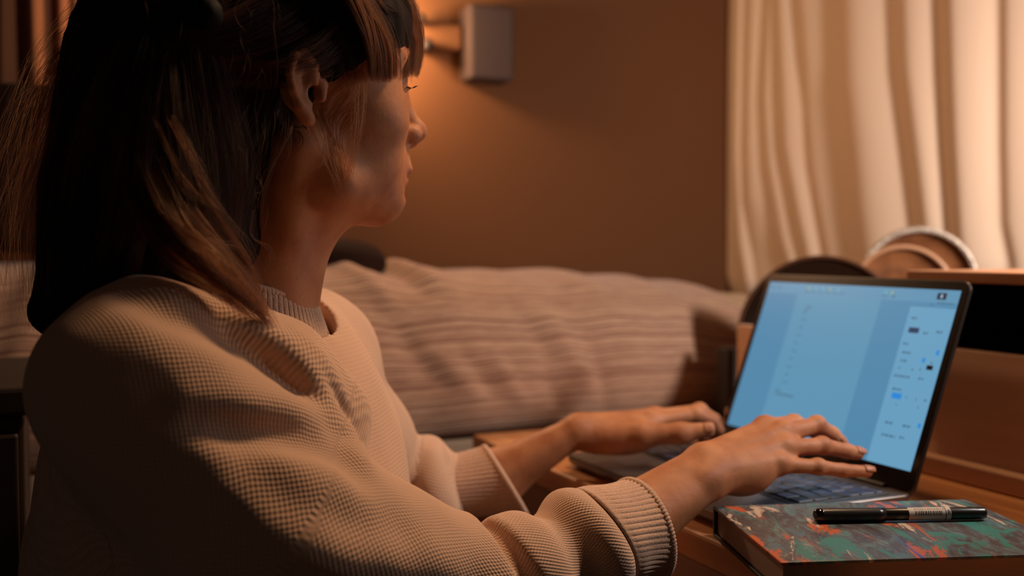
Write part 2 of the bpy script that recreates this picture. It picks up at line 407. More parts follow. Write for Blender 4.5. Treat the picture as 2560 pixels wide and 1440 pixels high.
# ------------------------------------------------------------------ notebook
NA = P(1790, 1266, 0); 
ZT = -0.2175
def on(px, py, z):
    d = -z / ((py - 720) / 2600 + 0.039); return P(px, py, d)
A_ = on(1788, 1270, ZT); B_ = on(2426, 1253, ZT)
ex = (B_ - A_); LEN = np.linalg.norm(ex[:2]); ex = ex / np.linalg.norm(ex); ey = np.array([ex[1], -ex[0], 0])
NWID = 0.158
nb = empty('notebook', (A_[0], A_[1], DESK + H), 'thick hardcover notebook painted in teal, orange and white strokes, beside the laptop', 'notebook')
NM = Matrix(((ex[0], ey[0], 0, A_[0]), (ex[1], ey[1], 0, A_[1]), (0, 0, 1, H), (0, 0, 0, 1)))
def nbx(name, x0, x1, y0, y1, z0, z1, m, bev=0.0006, smooth=False):
    b = bmesh.new(); box(b, (x0, y0, z0), (x1, y1, z1), NM, bev, 2); bmesh.ops.recalc_face_normals(b, faces=b.faces)
    return obj(name, b, m, nb)
def paint(nt, b):
    g = N(nt, 'ShaderNodeNewGeometry'); mp = N(nt, 'ShaderNodeMapping'); mp.inputs['Rotation'].default_value = (0, 0, math.radians(38))
    mp.inputs['Scale'].default_value = (26, 9, 20); L(nt, g.outputs['Position'], mp.inputs['Vector'])
    def nz(scale, off, detail=8, dist=1.2):
        m2 = N(nt, 'ShaderNodeMapping'); m2.inputs['Location'].default_value = (off, off * 1.7, off * .3); L(nt, mp.outputs[0], m2.inputs['Vector'])
        n = N(nt, 'ShaderNodeTexNoise'); n.inputs['Scale'].default_value = scale; n.inputs['Detail'].default_value = detail
        n.inputs['Roughness'].default_value = 0.68; n.inputs['Distortion'].default_value = dist; L(nt, m2.outputs[0], n.inputs['Vector']); return n.outputs[0]
    def mixc(fac, a, c):
        m_ = N(nt, 'ShaderNodeMix', data_type='RGBA'); L(nt, fac, m_.inputs[0]); L(nt, a, m_.inputs[6])
        if isinstance(c, tuple): m_.inputs[7].default_value = lin(c)
        else: L(nt, c, m_.inputs[7])
        return m_.outputs[2]
    def step(x, a, bb):
        r = N(nt, 'ShaderNodeMapRange'); r.inputs[1].default_value = a; r.inputs[2].default_value = bb; L(nt, x, r.inputs[0]); return r.outputs[0]
    basec = ramp(nt, nz(2.6, 0.0), [(0.35, (58, 56, 62)), (0.5, (84, 80, 84)), (0.62, (92, 124, 128))])
    c = mixc(step(nz(1.1, 3.1), 0.53, 0.58), basec, (56, 124, 118))
    c = mixc(step(nz(2.2, 5.3), 0.57, 0.62), c, (80, 108, 122))
    c = mixc(step(nz(0.85, 17.7), 0.56, 0.59), c, (184, 90, 54))
    c = mixc(step(nz(1.0, 9.9), 0.59, 0.62), c, (200, 176, 158))
    c = mixc(step(nz(0.7, 21.9), 0.64, 0.67), c, (46, 78, 160))
    L(nt, c, b.inputs['Base Color']); bump(nt, b, nz(5, 2), 0.15, 0.0004)
M['cover'] = mat('painted_cover', (90, 84, 84), 0.42, build=paint)
M['cover_edge'] = mat('cover_edge', (30, 28, 30), 0.5)
def pages(nt, b):
    g = N(nt, 'ShaderNodeNewGeometry'); s = N(nt, 'ShaderNodeSeparateXYZ'); L(nt, g.outputs['Position'], s.inputs[0])
    w = N(nt, 'ShaderNodeTexNoise', noise_dimensions='1D'); w.inputs['Scale'].default_value = 2600; L(nt, s.outputs[2], w.inputs['W'])
    L(nt, ramp(nt, w.outputs[0], [(0.3, (128, 104, 92)), (0.7, (176, 150, 134))]), b.inputs['Base Color']); bump(nt, b, w.outputs[0], 0.3, 0.0003)
M['pages'] = mat('page_edges', (168, 140, 124), 0.8, build=pages)
nbx('front_cover', 0, LEN, 0, NWID, ZT - 0.0026, ZT, M['cover'], 0.0008)
nbx('back_cover', 0, LEN, 0, NWID, DESK + 0.0003, DESK + 0.0029, M['cover_edge'], 0.0008)
nbx('page_block', 0.003, LEN - 0.002, 0.003, NWID - 0.004, DESK + 0.003, ZT - 0.0027, M['pages'], 0.0004)
b = bmesh.new(); box(b, (0, -0.0018, DESK + .0006), (LEN, 0.0026, ZT - .0004), NM, 0.0012, 3); bmesh.ops.recalc_face_normals(b, faces=b.faces)
obj('spine', b, M['cover_edge'], nb)

# ------------------------------------------------------------------ pen
pr_ = 0.0056
pl = on(2045, 1316, ZT); prr = on(2480, 1309, ZT)
pdir = (prr - pl); PLEN = np.linalg.norm(pdir); pdir = pdir / PLEN
pc = np.array([pl[0], pl[1], ZT + pr_ + H]) + np.array([0, 0.004, 0])
pen = empty('pen', pc - np.array([0, 0, pr_]), 'black capped pen with a white barcode sticker, lying on the notebook', 'pen')
PM = frame(pc, pdir, (0, 0, 1))
M['pen'] = mat('satin_black_plastic', (26, 19, 16), 0.32, spec=0.6)
M['pen_gloss'] = mat('gloss_black_plastic', (10, 8, 7), 0.08, spec=0.8)
CL = PLEN * 0.41
obj('cap', lathe([(0.0002, 0), (0.0025, .0003), (0.0042, .0013), (0.0053, .0035), (0.0056, .007), (0.0056, CL * .9), (0.0054, CL), (0.0046, CL), (.0002, CL)], 40, PM), M['pen'], pen, smooth=True)
obj('cap_tip', lathe([(0.0002, -0.0003), (0.0026, .0000), (0.0044, .0011), (0.0055, .0034), (0.00575, .0062), (.0056, .0066)], 40, PM), M['pen_gloss'], pen, smooth=True)
Pb = [(0.0002, CL), (0.0046, CL), (0.0050, CL + .0005), (0.0049, PLEN * .93), (.0046, PLEN * .945), (0.0046, PLEN - .002), (0.0040, PLEN - .0004), (0.0002, PLEN)]
obj('barrel', lathe(Pb, 40, PM), M['pen'], pen, smooth=True)
b = bmesh.new(); box(b, (0.0056, -0.0013, 0.006), (0.0070, 0.0013, 0.042), PM @ Matrix.Rotation(math.radians(-60), 4, 'Z'), 0.0005); bmesh.ops.recalc_face_normals(b, faces=b.faces)
obj('clip', b, M['pen'], pen)
M['sticker'] = mat('white_sticker', (200, 186, 174), 0.5)
M['ink'] = mat('sticker_ink', (30, 24, 22), 0.6)
def arc_patch(z0, z1, a0, a1, r, n=14):
    A = np.radians(np.linspace(a0, a1, n)); G = np.array([[(r * math.cos(a), r * math.sin(a), z) for a in A] for z in (z0, z1)])
    m = np.array(PM); return G @ m[:3, :3].T + m[:3, 3]
stk = obj('sticker', grid_mesh('sticker', arc_patch(PLEN * .54, PLEN * .785, -15, 150, 0.00505)), M['sticker'], pen, smooth=True)
def patches(name, items, r=0.00512):
    V = []; F = []
    for z0, z1, a0, a1 in items:
        G = arc_patch(z0, z1, a0, a1, r, 5); k = len(V); V += G.reshape(-1, 3).tolist()
        F += [(k + i, k + i + 1, k + 6 + i, k + 5 + i) for i in range(4)]
    o = obj(name, mesh(name, V, F), M['ink'], stk); o['kind'] = 'stuff'
z = PLEN * .575; bars = []
while z < PLEN * .735:
    w = random.choice((.0003, .0005, .0008)); bars.append((z, z + w, 48, 88)); z += w + random.choice((.0004, .0006, .0009))
patches('barcode', bars)
z = PLEN * .575; tx = []
while z < PLEN * .745:
    w = random.uniform(.0007, .0011); tx.append((z, z + w * .45, 22, 34)); tx.append((z, z + w, random.choice((22, 27, 31)), random.choice((24, 30, 34)) + 1)); z += w + .0006
patches('sticker_text', tx)
zz = PLEN * .765
patches('sticker_letter', [(zz, zz + .0022, 40, 47), (zz, zz + .0022, 55, 62), (zz, zz + .0022, 70, 77), (zz, zz + .0006, 40, 77)])
obj('sticker_seam', grid_mesh('seam', arc_patch(PLEN * .752, PLEN * .757, -15, 150, 0.0051)), M['ink'], stk)

# ------------------------------------------------------------------ bed with striped blanket
bed = empty('daybed', D(1.5, 0.4, -H), 'beige panelled daybed along the back wall, under the striped blanket', 'bed')
obj('bed_base', dbox(1.315, 1.74, -0.75, 1.30, -H, -0.262, 0.006), M['beige'], bed)
obj('mattress', dbox(1.335, 1.735, -0.72, 1.08, -0.2615, -0.075, 0.05), mat('mattress_cover', (170, 140, 112), 0.8), bed)
nv, nt_ = 260, 90
vs_ = np.linspace(-0.70, 1.17, nv); ts = np.linspace(0, 1, nt_)
def top_z(v): return np.interp(v, [-0.7, 0.35, 0.66, 0.87, 0.97, 1.08, 1.17], [-0.02, -0.018, -0.036, -0.044, -0.060, -0.092, -0.130])
TZ = top_z(vs_)
Gb = np.zeros((nv, nt_, 3)); TT = np.zeros((nv, nt_))
prof_t = np.array([0, .08, .22, .36, .48, .60, .75, 1.0])
prof_u = np.array([1.335, 1.300, 1.285, 1.290, 1.315, 1.370, 1.480, 1.735])
prof_h = np.array([0, .02, .22, .48, .72, .90, 1.0, .95])
def sm(x, xp, fp):
    y = np.interp(x, xp, fp); return y
tsf = ts
pu = np.convolve(np.pad(sm(tsf, prof_t, prof_u), 4, 'edge'), np.ones(9) / 9, 'valid'); ph = np.convolve(np.pad(sm(tsf, prof_t, prof_h), 4, 'edge'), np.ones(9) / 9, 'valid')
zb = np.interp(vs_, [-0.7, 0.1, 0.35, 0.55, 1.17], [-0.262, -0.262, -0.262, -0.256, -0.256])
for i, v in enumerate(vs_):
    Gb[i, :, 0] = pu; Gb[i, :, 1] = v; Gb[i, :, 2] = zb[i] + ph * (TZ[i] - zb[i]); TT[i] = ts
def fold(v0, t0, v1, t1, w, a):
    """raised crease from (v0,t0) to (v1,t1) over the blanket"""
    Vg, Tg = np.meshgrid(vs_, ts, indexing='ij'); Tg = Tg * 0.6
    ax, ay = v0, t0 * .6; bx, by = v1, t1 * .6
    dx, dy = bx - ax, by - ay; q = np.clip(((Vg - ax) * dx + (Tg - ay) * dy) / (dx * dx + dy * dy), 0, 1)
    dd = np.hypot(Vg - ax - q * dx, Tg - ay - q * dy); return a * np.exp(-(dd / w) ** 2) * np.sin(np.pi * np.clip(q * .9 + .05, 0, 1)) ** .5
disp_ = np.zeros((nv, nt_))
for f_ in ((0.36, .78, 0.42, .50, .018, .014), (0.42, .80, 0.47, .55, .016, -.014), (0.46, .78, 0.50, .58, .014, .012), (0.40, .50, 0.47, .30, .018, -.012), (0.44, .42, .52, .24, .014, .010),
           (0.60, .48, .64, .34, .014, -.010), (0.64, .50, .70, .22, .020, .014), (0.62, .34, .66, .12, .014, -.008), (0.50, .40, .55, .22, .012, -.009), (0.70, .40, .73, .12, .012, -.007), (0.28, .7, .36, .3, .02, .012), (0.2, .6, .25, .2, .02, -.012), (0.55, .36, .59, .2, .012, .009), (.1,.7,.13,.2,.02,.01), (0,.7,-.05,.2,.02,.012)):
    disp_ += fold(*f_) * .7
Vg, Tg = np.meshgrid(vs_, ts, indexing='ij')
disp_ += 0.003 * np.sin(Vg * 23 + Tg * 5) + 0.0022 * np.sin(Vg * 51 + 2 * Tg)
nu = -np.cos(np.clip(ts * 1.25, 0, 1) * np.pi / 2); nz_ = np.sin(np.clip(ts * 1.25, 0, 1) * np.pi / 2)
Gb[:, :, 0] += disp_ * nu; Gb[:, :, 2] += np.maximum(disp_ * nz_, -0.012)
STR = TT + 0.010 * np.sin(Vg * 6) + disp_ * .25
Gw = Gb[:, :, 0:1] * UU + Gb[:, :, 1:2] * VV; Gw[:, :, 2] = Gb[:, :, 2] + H
me = grid_mesh('blanket', Gw)
at = me.attributes.new('stripe', 'FLOAT', 'POINT'); at.data.foreach_set('value', STR.ravel().astype(np.float32))
at = me.attributes.new('along', 'FLOAT', 'POINT'); at.data.foreach_set('value', Vg.ravel().astype(np.float32))
def stripes(nt, b):
    a = N(nt, 'ShaderNodeAttribute', attribute_name='stripe'); al = N(nt, 'ShaderNodeAttribute', attribute_name='along')
    def n1(scale, det=1.0):
        n = N(nt, 'ShaderNodeTexNoise', noise_dimensions='1D'); n.inputs['Scale'].default_value = scale; n.inputs['Detail'].default_value = det; L(nt, a.outputs['Fac'], n.inputs['W']); return n.outputs[0]
    c = N(nt, 'ShaderNodeCombineXYZ'); L(nt, math_n(nt, 'MULTIPLY', a.outputs['Fac'], 220), c.inputs[0]); L(nt, math_n(nt, 'MULTIPLY', al.outputs['Fac'], 26), c.inputs[1])
    n2 = N(nt, 'ShaderNodeTexNoise'); n2.inputs['Scale'].default_value = 1.0; n2.inputs['Detail'].default_value = 3; L(nt, c.outputs[0], n2.inputs['Vector'])
    x = math_n(nt, 'ADD', math_n(nt, 'MULTIPLY', n1(120, 2.0), 0.72), math_n(nt, 'MULTIPLY', n2.outputs[0], 0.22))
    L(nt, ramp(nt, x, [(0.36, (122, 82, 66)), (0.44, (170, 130, 106)), (0.50, (196, 158, 130)), (0.55, (142, 100, 82)), (0.62, (204, 168, 140)), (0.70, (226, 196, 168))]), b.inputs['Base Color'])
    bump(nt, b, x, 0.5, 0.004)
M['stripe'] = mat('striped_wool', (180, 140, 110), 0.95, spec=0.1, sheen=0.2, build=stripes)
tag(solidify(obj('blanket', me, M['stripe'], smooth=True), 0.004, 0), 'brown and cream striped woven blanket draped over the daybed', 'blanket')

# dark round cushion on the bed behind the neck
me = lathe([(0.0005, -.045), (.030, -.042), (.056, -.028), (.067, -.006), (.066, .008), (.055, .024), (.034, .034), (.012, .038), (.006, .036), (0.0005, .0355)], 48, Matrix.Translation(Vector(PW(852, 668, 1.52)) + Vector((0, 0, 0.004))))
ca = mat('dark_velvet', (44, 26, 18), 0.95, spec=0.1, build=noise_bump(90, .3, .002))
tag(obj('cushion', me, ca, smooth=True), 'small dark brown round cushion on the blanket behind the neck', 'cushion')

# ------------------------------------------------------------------ curtain on the right
def curtain(name, edge, bands, vplane, y0, y1, X1, amp, nx=420, ny=90, axis='v'):
    ys = np.linspace(y0, y1, ny)
    el = np.interp(ys, [e[1] for e in edge], [e[0] for e in edge])
    el = np.convolve(np.pad(el, 5, 'edge'), np.ones(11) / 11, 'valid')
    G = np.zeros((ny, nx, 3)); K = np.zeros((ny, nx, 2))
    for j, y in enumerate(ys):
        s = np.linspace(0, 1, nx); X = el[j] + (X1 - el[j]) * s
        h = np.zeros(nx)
        cs = []
        for bnd in bands:
            c = np.interp(y, [q[1] for q in bnd['c']], [q[0] for q in bnd['c']]); a = np.interp(y, bnd.get('ay', [y0, y1]), bnd.get('a', [1, 1]))
            h += bnd['h'] * a * (0.5 + 0.5 * np.tanh((X - c) / (bnd['w'] * .5)))
            cs.append((c, bnd['h'] * a))
        # release each step gradually so that the cloth returns to its plane
        for k, (c, hh) in enumerate(cs):
            nxt = cs[k + 1][0] if k + 1 < len(cs) else X1
            h -= hh * np.clip((X - c) / max(nxt - c, 1), 0, 1) ** 1.6
        h = h * amp
        # rolled left border
        e = np.clip((X - el[j]) / 22.0, 0, 1); h += -0.020 * (1 - np.sqrt(1 - (1 - e) ** 2))
        if y > y1 - 60: h += -0.02 * ((y - (y1 - 60)) / 60) ** 2
        tx = (X - 1280) / 2600; tz = -((y - 720) / 2600 + .039)
        if axis == 'v': d = (vplane - h) / (tx * VV[0] + VV[1])
        else: d = (vplane - h) / (tx * UU[0] + UU[1])
        G[j, :, 0] = tx * d; G[j, :, 1] = d; G[j, :, 2] = tz * d + H; K[j, :, 0] = s; K[j, :, 1] = j / ny
    me = grid_mesh(name, G)
    return me
bands = [
    dict(c=[(1832, 0), (1828, 370), (1840, 607), (1868, 750)], w=16, h=.020),
    dict(c=[(1862, 0), (1858, 370), (1862, 500), (1890, 700)], w=14, h=.018, ay=[0, 500, 640], a=[1, 1, .2]),
    dict(c=[(1912, 0), (1900, 250), (1912, 420), (1945, 600), (1975, 690)], w=14, h=.018),
    dict(c=[(1930, 0), (1950, 370), (1990, 560), (2010, 640)], w=16, h=.022),
    dict(c=[(1985, 0), (2002, 190), (2020, 420), (2062, 640)], w=16, h=.020, ay=[0, 150, 260, 700], a=[1, .9, .55, .7]),
    dict(c=[(2082, 0), (2090, 200), (2110, 370), (2125, 520), (2142, 640)], w=54, h=.038),
    dict(c=[(2230, 0), (2240, 180), (2268, 370), (2292, 540), (2305, 640)], w=34, h=.030),
    dict(c=[(2347, 0), (2356, 200), (2366, 370), (2384, 600), (2400, 660)], w=28, h=.030),
    dict(c=[(2492, 0), (2500, 370), (2508, 560), (2530, 660)], w=24, h=.012),
    dict(c=[(2610, 0), (2620, 660)], w=30, h=.03)]
edge = [(1812, -260), (1806, 0), (1786, 264), (1770, 370), (1766, 528), (1782, 633), (1812, 713), (1850, 757)]
me = curtain('curtain', edge, bands, 1.262, -260, 757, 2760, 1.0)
def cloth(nt, b):
    g = N(nt, 'ShaderNodeNewGeometry'); mp = N(nt, 'ShaderNodeMapping'); mp.inputs['Rotation'].default_value = (0, 0, -YAW); L(nt, g.outputs['Position'], mp.inputs['Vector'])
    s = N(nt, 'ShaderNodeSeparateXYZ'); L(nt, mp.outputs[0], s.inputs[0])
    a = math_n(nt, 'SINE', math_n(nt, 'MULTIPLY', s.outputs[1], 3600)); c = math_n(nt, 'SINE', math_n(nt, 'MULTIPLY', s.outputs[2], 3600))
    bump(nt, b, math_n(nt, 'ADD', a, c), 0.18, 0.0006)
M['curtain'] = mat('cream_linen', (222, 192, 166), 0.95, spec=0.05, sheen=0.15, build=cloth)
cu = tag(solidify(obj('curtain', me, M['curtain'], smooth=True), 0.0015, 0), 'long cream linen curtain in soft folds over the window on the right', 'curtain')

# brown curtain far left, on the back wall
bl = [dict(c=[(5, 0), (0, 310)], w=16, h=.03), dict(c=[(78, 0), (82, 310)], w=18, h=.045), dict(c=[(150, 0), (150, 310)], w=18, h=.035), dict(c=[(-60, 0), (-60, 310)], w=18, h=.03), dict(c=[(190, 0), (190, 310)], w=18, h=.02)]
bl.sort(key=lambda q: q['c'][0][0])
me = curtain('curtain', [(-160, -300), (-160, 318)], bl, 1.70, -300, 318, 215, 1.0, 200, 30, 'u')
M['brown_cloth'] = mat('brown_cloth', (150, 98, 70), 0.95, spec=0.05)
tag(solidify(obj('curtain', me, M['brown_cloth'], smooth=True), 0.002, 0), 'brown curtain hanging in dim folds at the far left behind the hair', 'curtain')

# ------------------------------------------------------------------ wall lamp fitting and card on the back wall
def wallpt(px, py, off=0.0):
    tx = (px - 1280) / 2600; d = (1.75 - off) / (tx * UU[0] + UU[1]); return PW(px, py, d)
def wallbox(name, px0, px1, py0, py1, t, m, parent=None, bev=0.002, off=0.0):
    a = wallpt(px0, py1, off); b_ = wallpt(px1, py0, off)
    v0 = a @ VV; v1 = b_ @ VV; z0 = wallpt((px0 + px1) / 2, py1, off)[2] - H; z1 = wallpt((px0 + px1) / 2, py0, off)[2] - H
    return obj(name, dbox(1.75 - off - t, 1.75 - off, v0, v1, z0, z1, bev), m, parent)
M['card'] = mat('grey_card', (66, 48, 42), 0.8)
wl = empty('wall_rack', D(1.75, *[wallpt(1140, 140) @ VV, 0.33]), 'grey box and brown wooden bracket fixed to the back wall, right of the forehead', 'rack')
wallbox('grey_box', 1148, 1256, 34, 214, 0.055, M['card'], wl, 0.006)
wallbox('bracket', 1030, 1147, 70, 134, 0.030, M['wall'], wl, 0.008)
for (px, py, r) in ((1052, 54, .010), (1068, 118, .012)):
    c = wallpt(px, py, 0.045)
    obj('knob', lathe([(0.0003, .012), (r * .7, .010), (r, .004), (r, -.004), (r * .7, -.012), (r * .4, -.016), (r * .4, -.040), (.0003, -.040)], 24, frame(Vector(c), -Vector(UU), (0, 0, 1))), M['dark'], wl, smooth=True)

# wall lamp hidden behind the head, throwing its glow on the wall
lc = wallpt(932, 150, 0.10)
lampo = empty('wall_lamp', lc, 'small warm wall lamp glowing on the back wall behind the head', 'lamp')
M['bulb'] = mat('warm_bulb', (255, 200, 140), 0.4, emit=(255, 176, 104), estr=14.0)
obj('bulb', lathe([(0.0003, .030), (.014, .027), (.024, .016), (.028, 0), (.024, -.016), (.013, -.028), (.012, -.036), (.0003, -.036)], 28, Matrix.Translation(lc)), M['bulb'], lampo, smooth=True)
obj('arm', lathe([(.0003, 0), (.006, 0), (.006, .092), (.03, .092), (.03, .0985), (.0003, .0985)], 20, frame(Vector(lc) - Vector((0, 0, .036)), Vector(UU), (0, 0, 1))), M['dark'], lampo)
pl_ = bpy.data.lights.new('wall_lamp_light', 'POINT'); pl_.energy = 8.5; pl_.color = (1.0, 0.66, 0.38); pl_.shadow_soft_size = 0.03
plo = bpy.data.objects.new('wall_lamp_light', pl_); COL.objects.link(plo); plo.location = Vector(lc) + Vector((0, 0, 0.07))

# added dark objects that stand in for the shade at the far left
def filler_pillow(name, c, hw, hh, th, yaw_dir, lean, label, m, cat):
    nn = Vector((yaw_dir[0], yaw_dir[1], lean)).normalized(); Mx = frame(Vector((c[0], c[1], c[2] + H)), nn, (0, 0, 1)); m_ = np.array(Mx)
    A, B_ = np.linspace(-1, 1, 34), np.linspace(-1, 1, 34); V_ = []; F_ = []
    for sgn in (1, -1):
        for a in A:
            for b in B_:
                e = (max(1 - abs(a) ** 2.6, 0) * max(1 - abs(b) ** 2.6, 0)) ** .5; pin = 1 - .05 * (1 - abs(a) ** 2) * abs(b) ** 4; pin2 = 1 - .05 * (1 - abs(b) ** 2) * abs(a) ** 4
                V_.append((a * hh * pin2, b * hw * pin, sgn * (th * e + .0004) + .002 * math.sin(a * 9 + b * 7)))
    n = 34
    for k in range(2):
        for i in range(n - 1):
            for j in range(n - 1):
                q = [k * n * n + i * n + j, k * n * n + (i + 1) * n + j, k * n * n + (i + 1) * n + j + 1, k * n * n + i * n + j + 1]; F_.append(q if k == 0 else q[::-1])
    V_ = np.array(V_) @ m_[:3, :3].T + m_[:3, 3]
    return tag(obj(name, mesh(name, V_, F_), m, smooth=True), label, cat)
pp = UU * 1.56 + VV * (-0.02)
filler_pillow('filler_pillow', (pp[0], pp[1], 0.108), 0.21, 0.125, 0.055, (-UU[0], -UU[1]), 0.30, 'added dark cushion-shaped filler for the dim wall at the far left', ca, 'filler_pillow')  # added to darken the wall below the brown curtain
filler_chest = empty('filler_cabinet', D(1.12, -0.26, -H), 'added dark filler box for the unlit far left, behind the woman', 'filler_cabinet')  # added so that the bed base behind it reads dark
obj('filler_body', dbox(0.99, 1.25, -0.50, -0.02, -H, -0.145, 0.004), M['dark'], filler_chest)
obj('filler_top', dbox(0.98, 1.26, -0.51, -0.01, -0.1445, -0.120, 0.004), M['dark'], filler_chest)
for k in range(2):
    dr = obj('door', dbox(0.976, 0.9895, -0.49 + .24 * k, -0.265 + .24 * k, -H + .05, -0.160, 0.002), M['dark'], filler_chest)
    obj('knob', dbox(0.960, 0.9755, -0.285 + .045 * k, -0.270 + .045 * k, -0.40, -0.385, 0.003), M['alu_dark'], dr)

# ================================================================== sculpting by distance fields
class Prim:
    def __init__(s, f, k, sub=False): s.f, s.k, s.sub = f, k, sub
def cone(a, b, ra, rb, k=0.01, sub=False):
    a = np.asarray(a, float); b = np.asarray(b, float); ba = b - a; l2 = max(float(ba @ ba), 1e-12)
    def f(p):
        h = np.clip(((p - a) @ ba) / l2, 0, 1); q = p - a - h[:, None] * ba
        return np.sqrt(np.einsum('ij,ij->i', q, q)) - (ra + (rb - ra) * h)
    return Prim(f, k, sub)
def ell(c, r, k=0.01, R=None, sub=False):
    c = np.asarray(c, float); r = np.asarray(r, float)
    def f(p):
        q = p - c
        if R is not None: q = q @ R          # columns of R = local axes
        a = np.sqrt((((q / r) ** 2).sum(1))) + 1e-9; b_ = np.sqrt(((q / (r * r)) ** 2).sum(1)) + 1e-9
        return a * (a - 1) / b_
    return Prim(f, k, sub)
def ring(c, n, R_, r, k=0.01, sub=False, sq=1.0):
    c = np.asarray(c, float); n = np.asarray(n, float); n = n / np.linalg.norm(n)
    def f(p):
        q = p - c; h = q @ n; w = np.sqrt(np.maximum((q * q).sum(1) - h * h, 0)) - R_
        return np.sqrt(w * w + (h * sq) ** 2) - r
    return Prim(f, k, sub)
def well(c, r, zlo, k=0.004):
    def f(p):
        a = np.hypot(p[:, 0] - c[0], p[:, 1] - c[1]) - r; b_ = zlo - p[:, 2]
        return np.maximum(a, b_)
    return Prim(f, k, True)
def chain(pts, rs, k=0.01, sub=False):
    return [cone(pts[i], pts[i + 1], rs[i], rs[i + 1], k, sub) for i in range(len(pts) - 1)]
def ev(prims, p, disp=None):
    d = None
    for q in prims:
        e = q.f(p)
        if d is None: d = e; continue
        if q.sub:
            e = -e; h = np.maximum(q.k - np.abs(d - e), 0) / q.k; d = np.maximum(d, e) + h * h * q.k * .25
        else:
            h = np.maximum(q.k - np.abs(d - e), 0) / q.k; d = np.minimum(d, e) - h * h * q.k * .25
    if disp is not None: d = d + disp(p)
    return d
def surface(prims, lo, hi, res, disp=None, B=20, dmax=0.0):
    """surface nets over the narrow band of the field; returns vertices, quads"""
    lo = np.asarray(lo, float); hi = np.asarray(hi, float)
    nb = np.ceil((hi - lo) / (res * B)).astype(int); N_ = nb * B + 1
    rad = res * B * math.sqrt(3) / 2
    I = np.stack(np.meshgrid(*[np.arange(n) for n in nb], indexing='ij'), -1).reshape(-1, 3)
    C_ = lo + (I + .5) * B * res
    E_ = np.stack([q.f(C_) for q in prims]); up = np.array([not q.sub for q in prims])
    dm = E_[up].min(0); kmax = max(q.k for q in prims)
    keep = np.abs(dm) < rad + kmax * .5 + dmax + .004
    # deep inside blocks are kept out by the sign test alone
    o = np.stack(np.meshgrid(*[np.arange(B + 1)] * 3, indexing='ij'), -1).reshape(-1, 3)
    ids = []; vs = []; ef = []
    NX, NY, NZ = N_
    def gid(a): return (a[..., 0] * NY + a[..., 1]) * NZ + a[..., 2]
    corner = np.array([[x, y, z] for x in (0, 1) for y in (0, 1) for z in (0, 1)])
    edges = [(i, j) for i in range(8) for j in range(i + 1, 8) if abs(corner[i] - corner[j]).sum() == 1]
    for bi in np.nonzero(keep)[0]:
        near = E_[:, bi] < dm[bi] + 2 * rad + kmax
        sel = [q for q, n_, u in zip(prims, near, up) if (n_ if u else E_[prims.index(q), bi] < rad + q.k)]
        base_ = I[bi] * B; pts = lo + (base_ + o) * res
        F = ev(sel, pts, disp).reshape(B + 1, B + 1, B + 1)
        s = F < 0
        if s.all() or not s.any(): continue
        c = [F[x:x + B, y:y + B, z:z + B] for x, y, z in corner]; sc_ = [q < 0 for q in c]
        anyc = np.zeros((B, B, B), bool); allc = np.ones((B, B, B), bool)
        for q in sc_: anyc |= q; allc &= q
        act = anyc & ~allc; w = np.argwhere(act)
        if len(w) == 0: continue
        vals = np.stack([q[act] for q in c], 1); acc = np.zeros((len(w), 3)); cnt = np.zeros(len(w))
        for i, j in edges:
            a, b_ = vals[:, i], vals[:, j]; m = (a < 0) != (b_ < 0)
            t = np.where(m, a / np.where(m, a - b_, 1), 0)
            acc += m[:, None] * (corner[i] + t[:, None] * (corner[j] - corner[i])); cnt += m
        v = lo + (base_ + w + acc / cnt[:, None]) * res
        g = gid(base_ + w); ids.append(g); vs.append(v)
        for ax in range(3):
            cj = [0, 0, 0]; cj[ax] = 1; k1 = int(cj[0] * 4 + cj[1] * 2 + cj[2])
            a, b_ = sc_[0], sc_[k1]; m = a != b_; ww = np.argwhere(m)
            if len(ww): ef.append((ax, base_ + ww, a[m]))
    ids = np.concatenate(ids); vs = np.concatenate(vs); srt = np.argsort(ids); ids = ids[srt]; vs = vs[srt]
    Q = []
    st = {0: NY * NZ, 1: NZ, 2: 1}
    for ax, ww, ins in ef:
        a1, a2 = [(1, 2), (2, 0), (0, 1)][ax]; g = gid(ww)
        quad = np.stack([g, g - st[a1], g - st[a1] - st[a2], g - st[a2]], 1)
        quad = np.where(ins[:, None], quad, quad[:, ::-1])
        ix = np.searchsorted(ids, quad); ix = np.minimum(ix, len(ids) - 1); ok = (ids[ix] == quad).all(1)
        Q.append(ix[ok])
    return vs, np.concatenate(Q)
def relax(V, Q, it=1, lam=0.5):
    for _ in range(it):
        S_ = np.zeros_like(V); n_ = np.zeros(len(V))
        for i in range(4):
            for j in (1, 3):
                np.add.at(S_, Q[:, i], V[Q[:, (i + j) % 4]]); np.add.at(n_, Q[:, i], 1)
        V = V + lam * (S_ / np.maximum(n_, 1)[:, None] - V)
    return V
def up_h(V): V = V.copy(); V[:, 2] += H; return V
def cast(prims, px, py, disp=None, d0=0.4, d1=1.4):
    """march along the sight line of a measured spot until the sculpted body is met"""
    r = np.array([(px - 1280) / 2600, 1.0, -((py - 720) / 2600 + .039)]); L_ = np.linalg.norm(r); t = d0
    for _ in range(90):
        e = float(ev(prims, (r * t)[None], disp)[0])
        if e < 0.0003: break
        t += e / L_ * .8
        if t > d1: return None
    return r * t

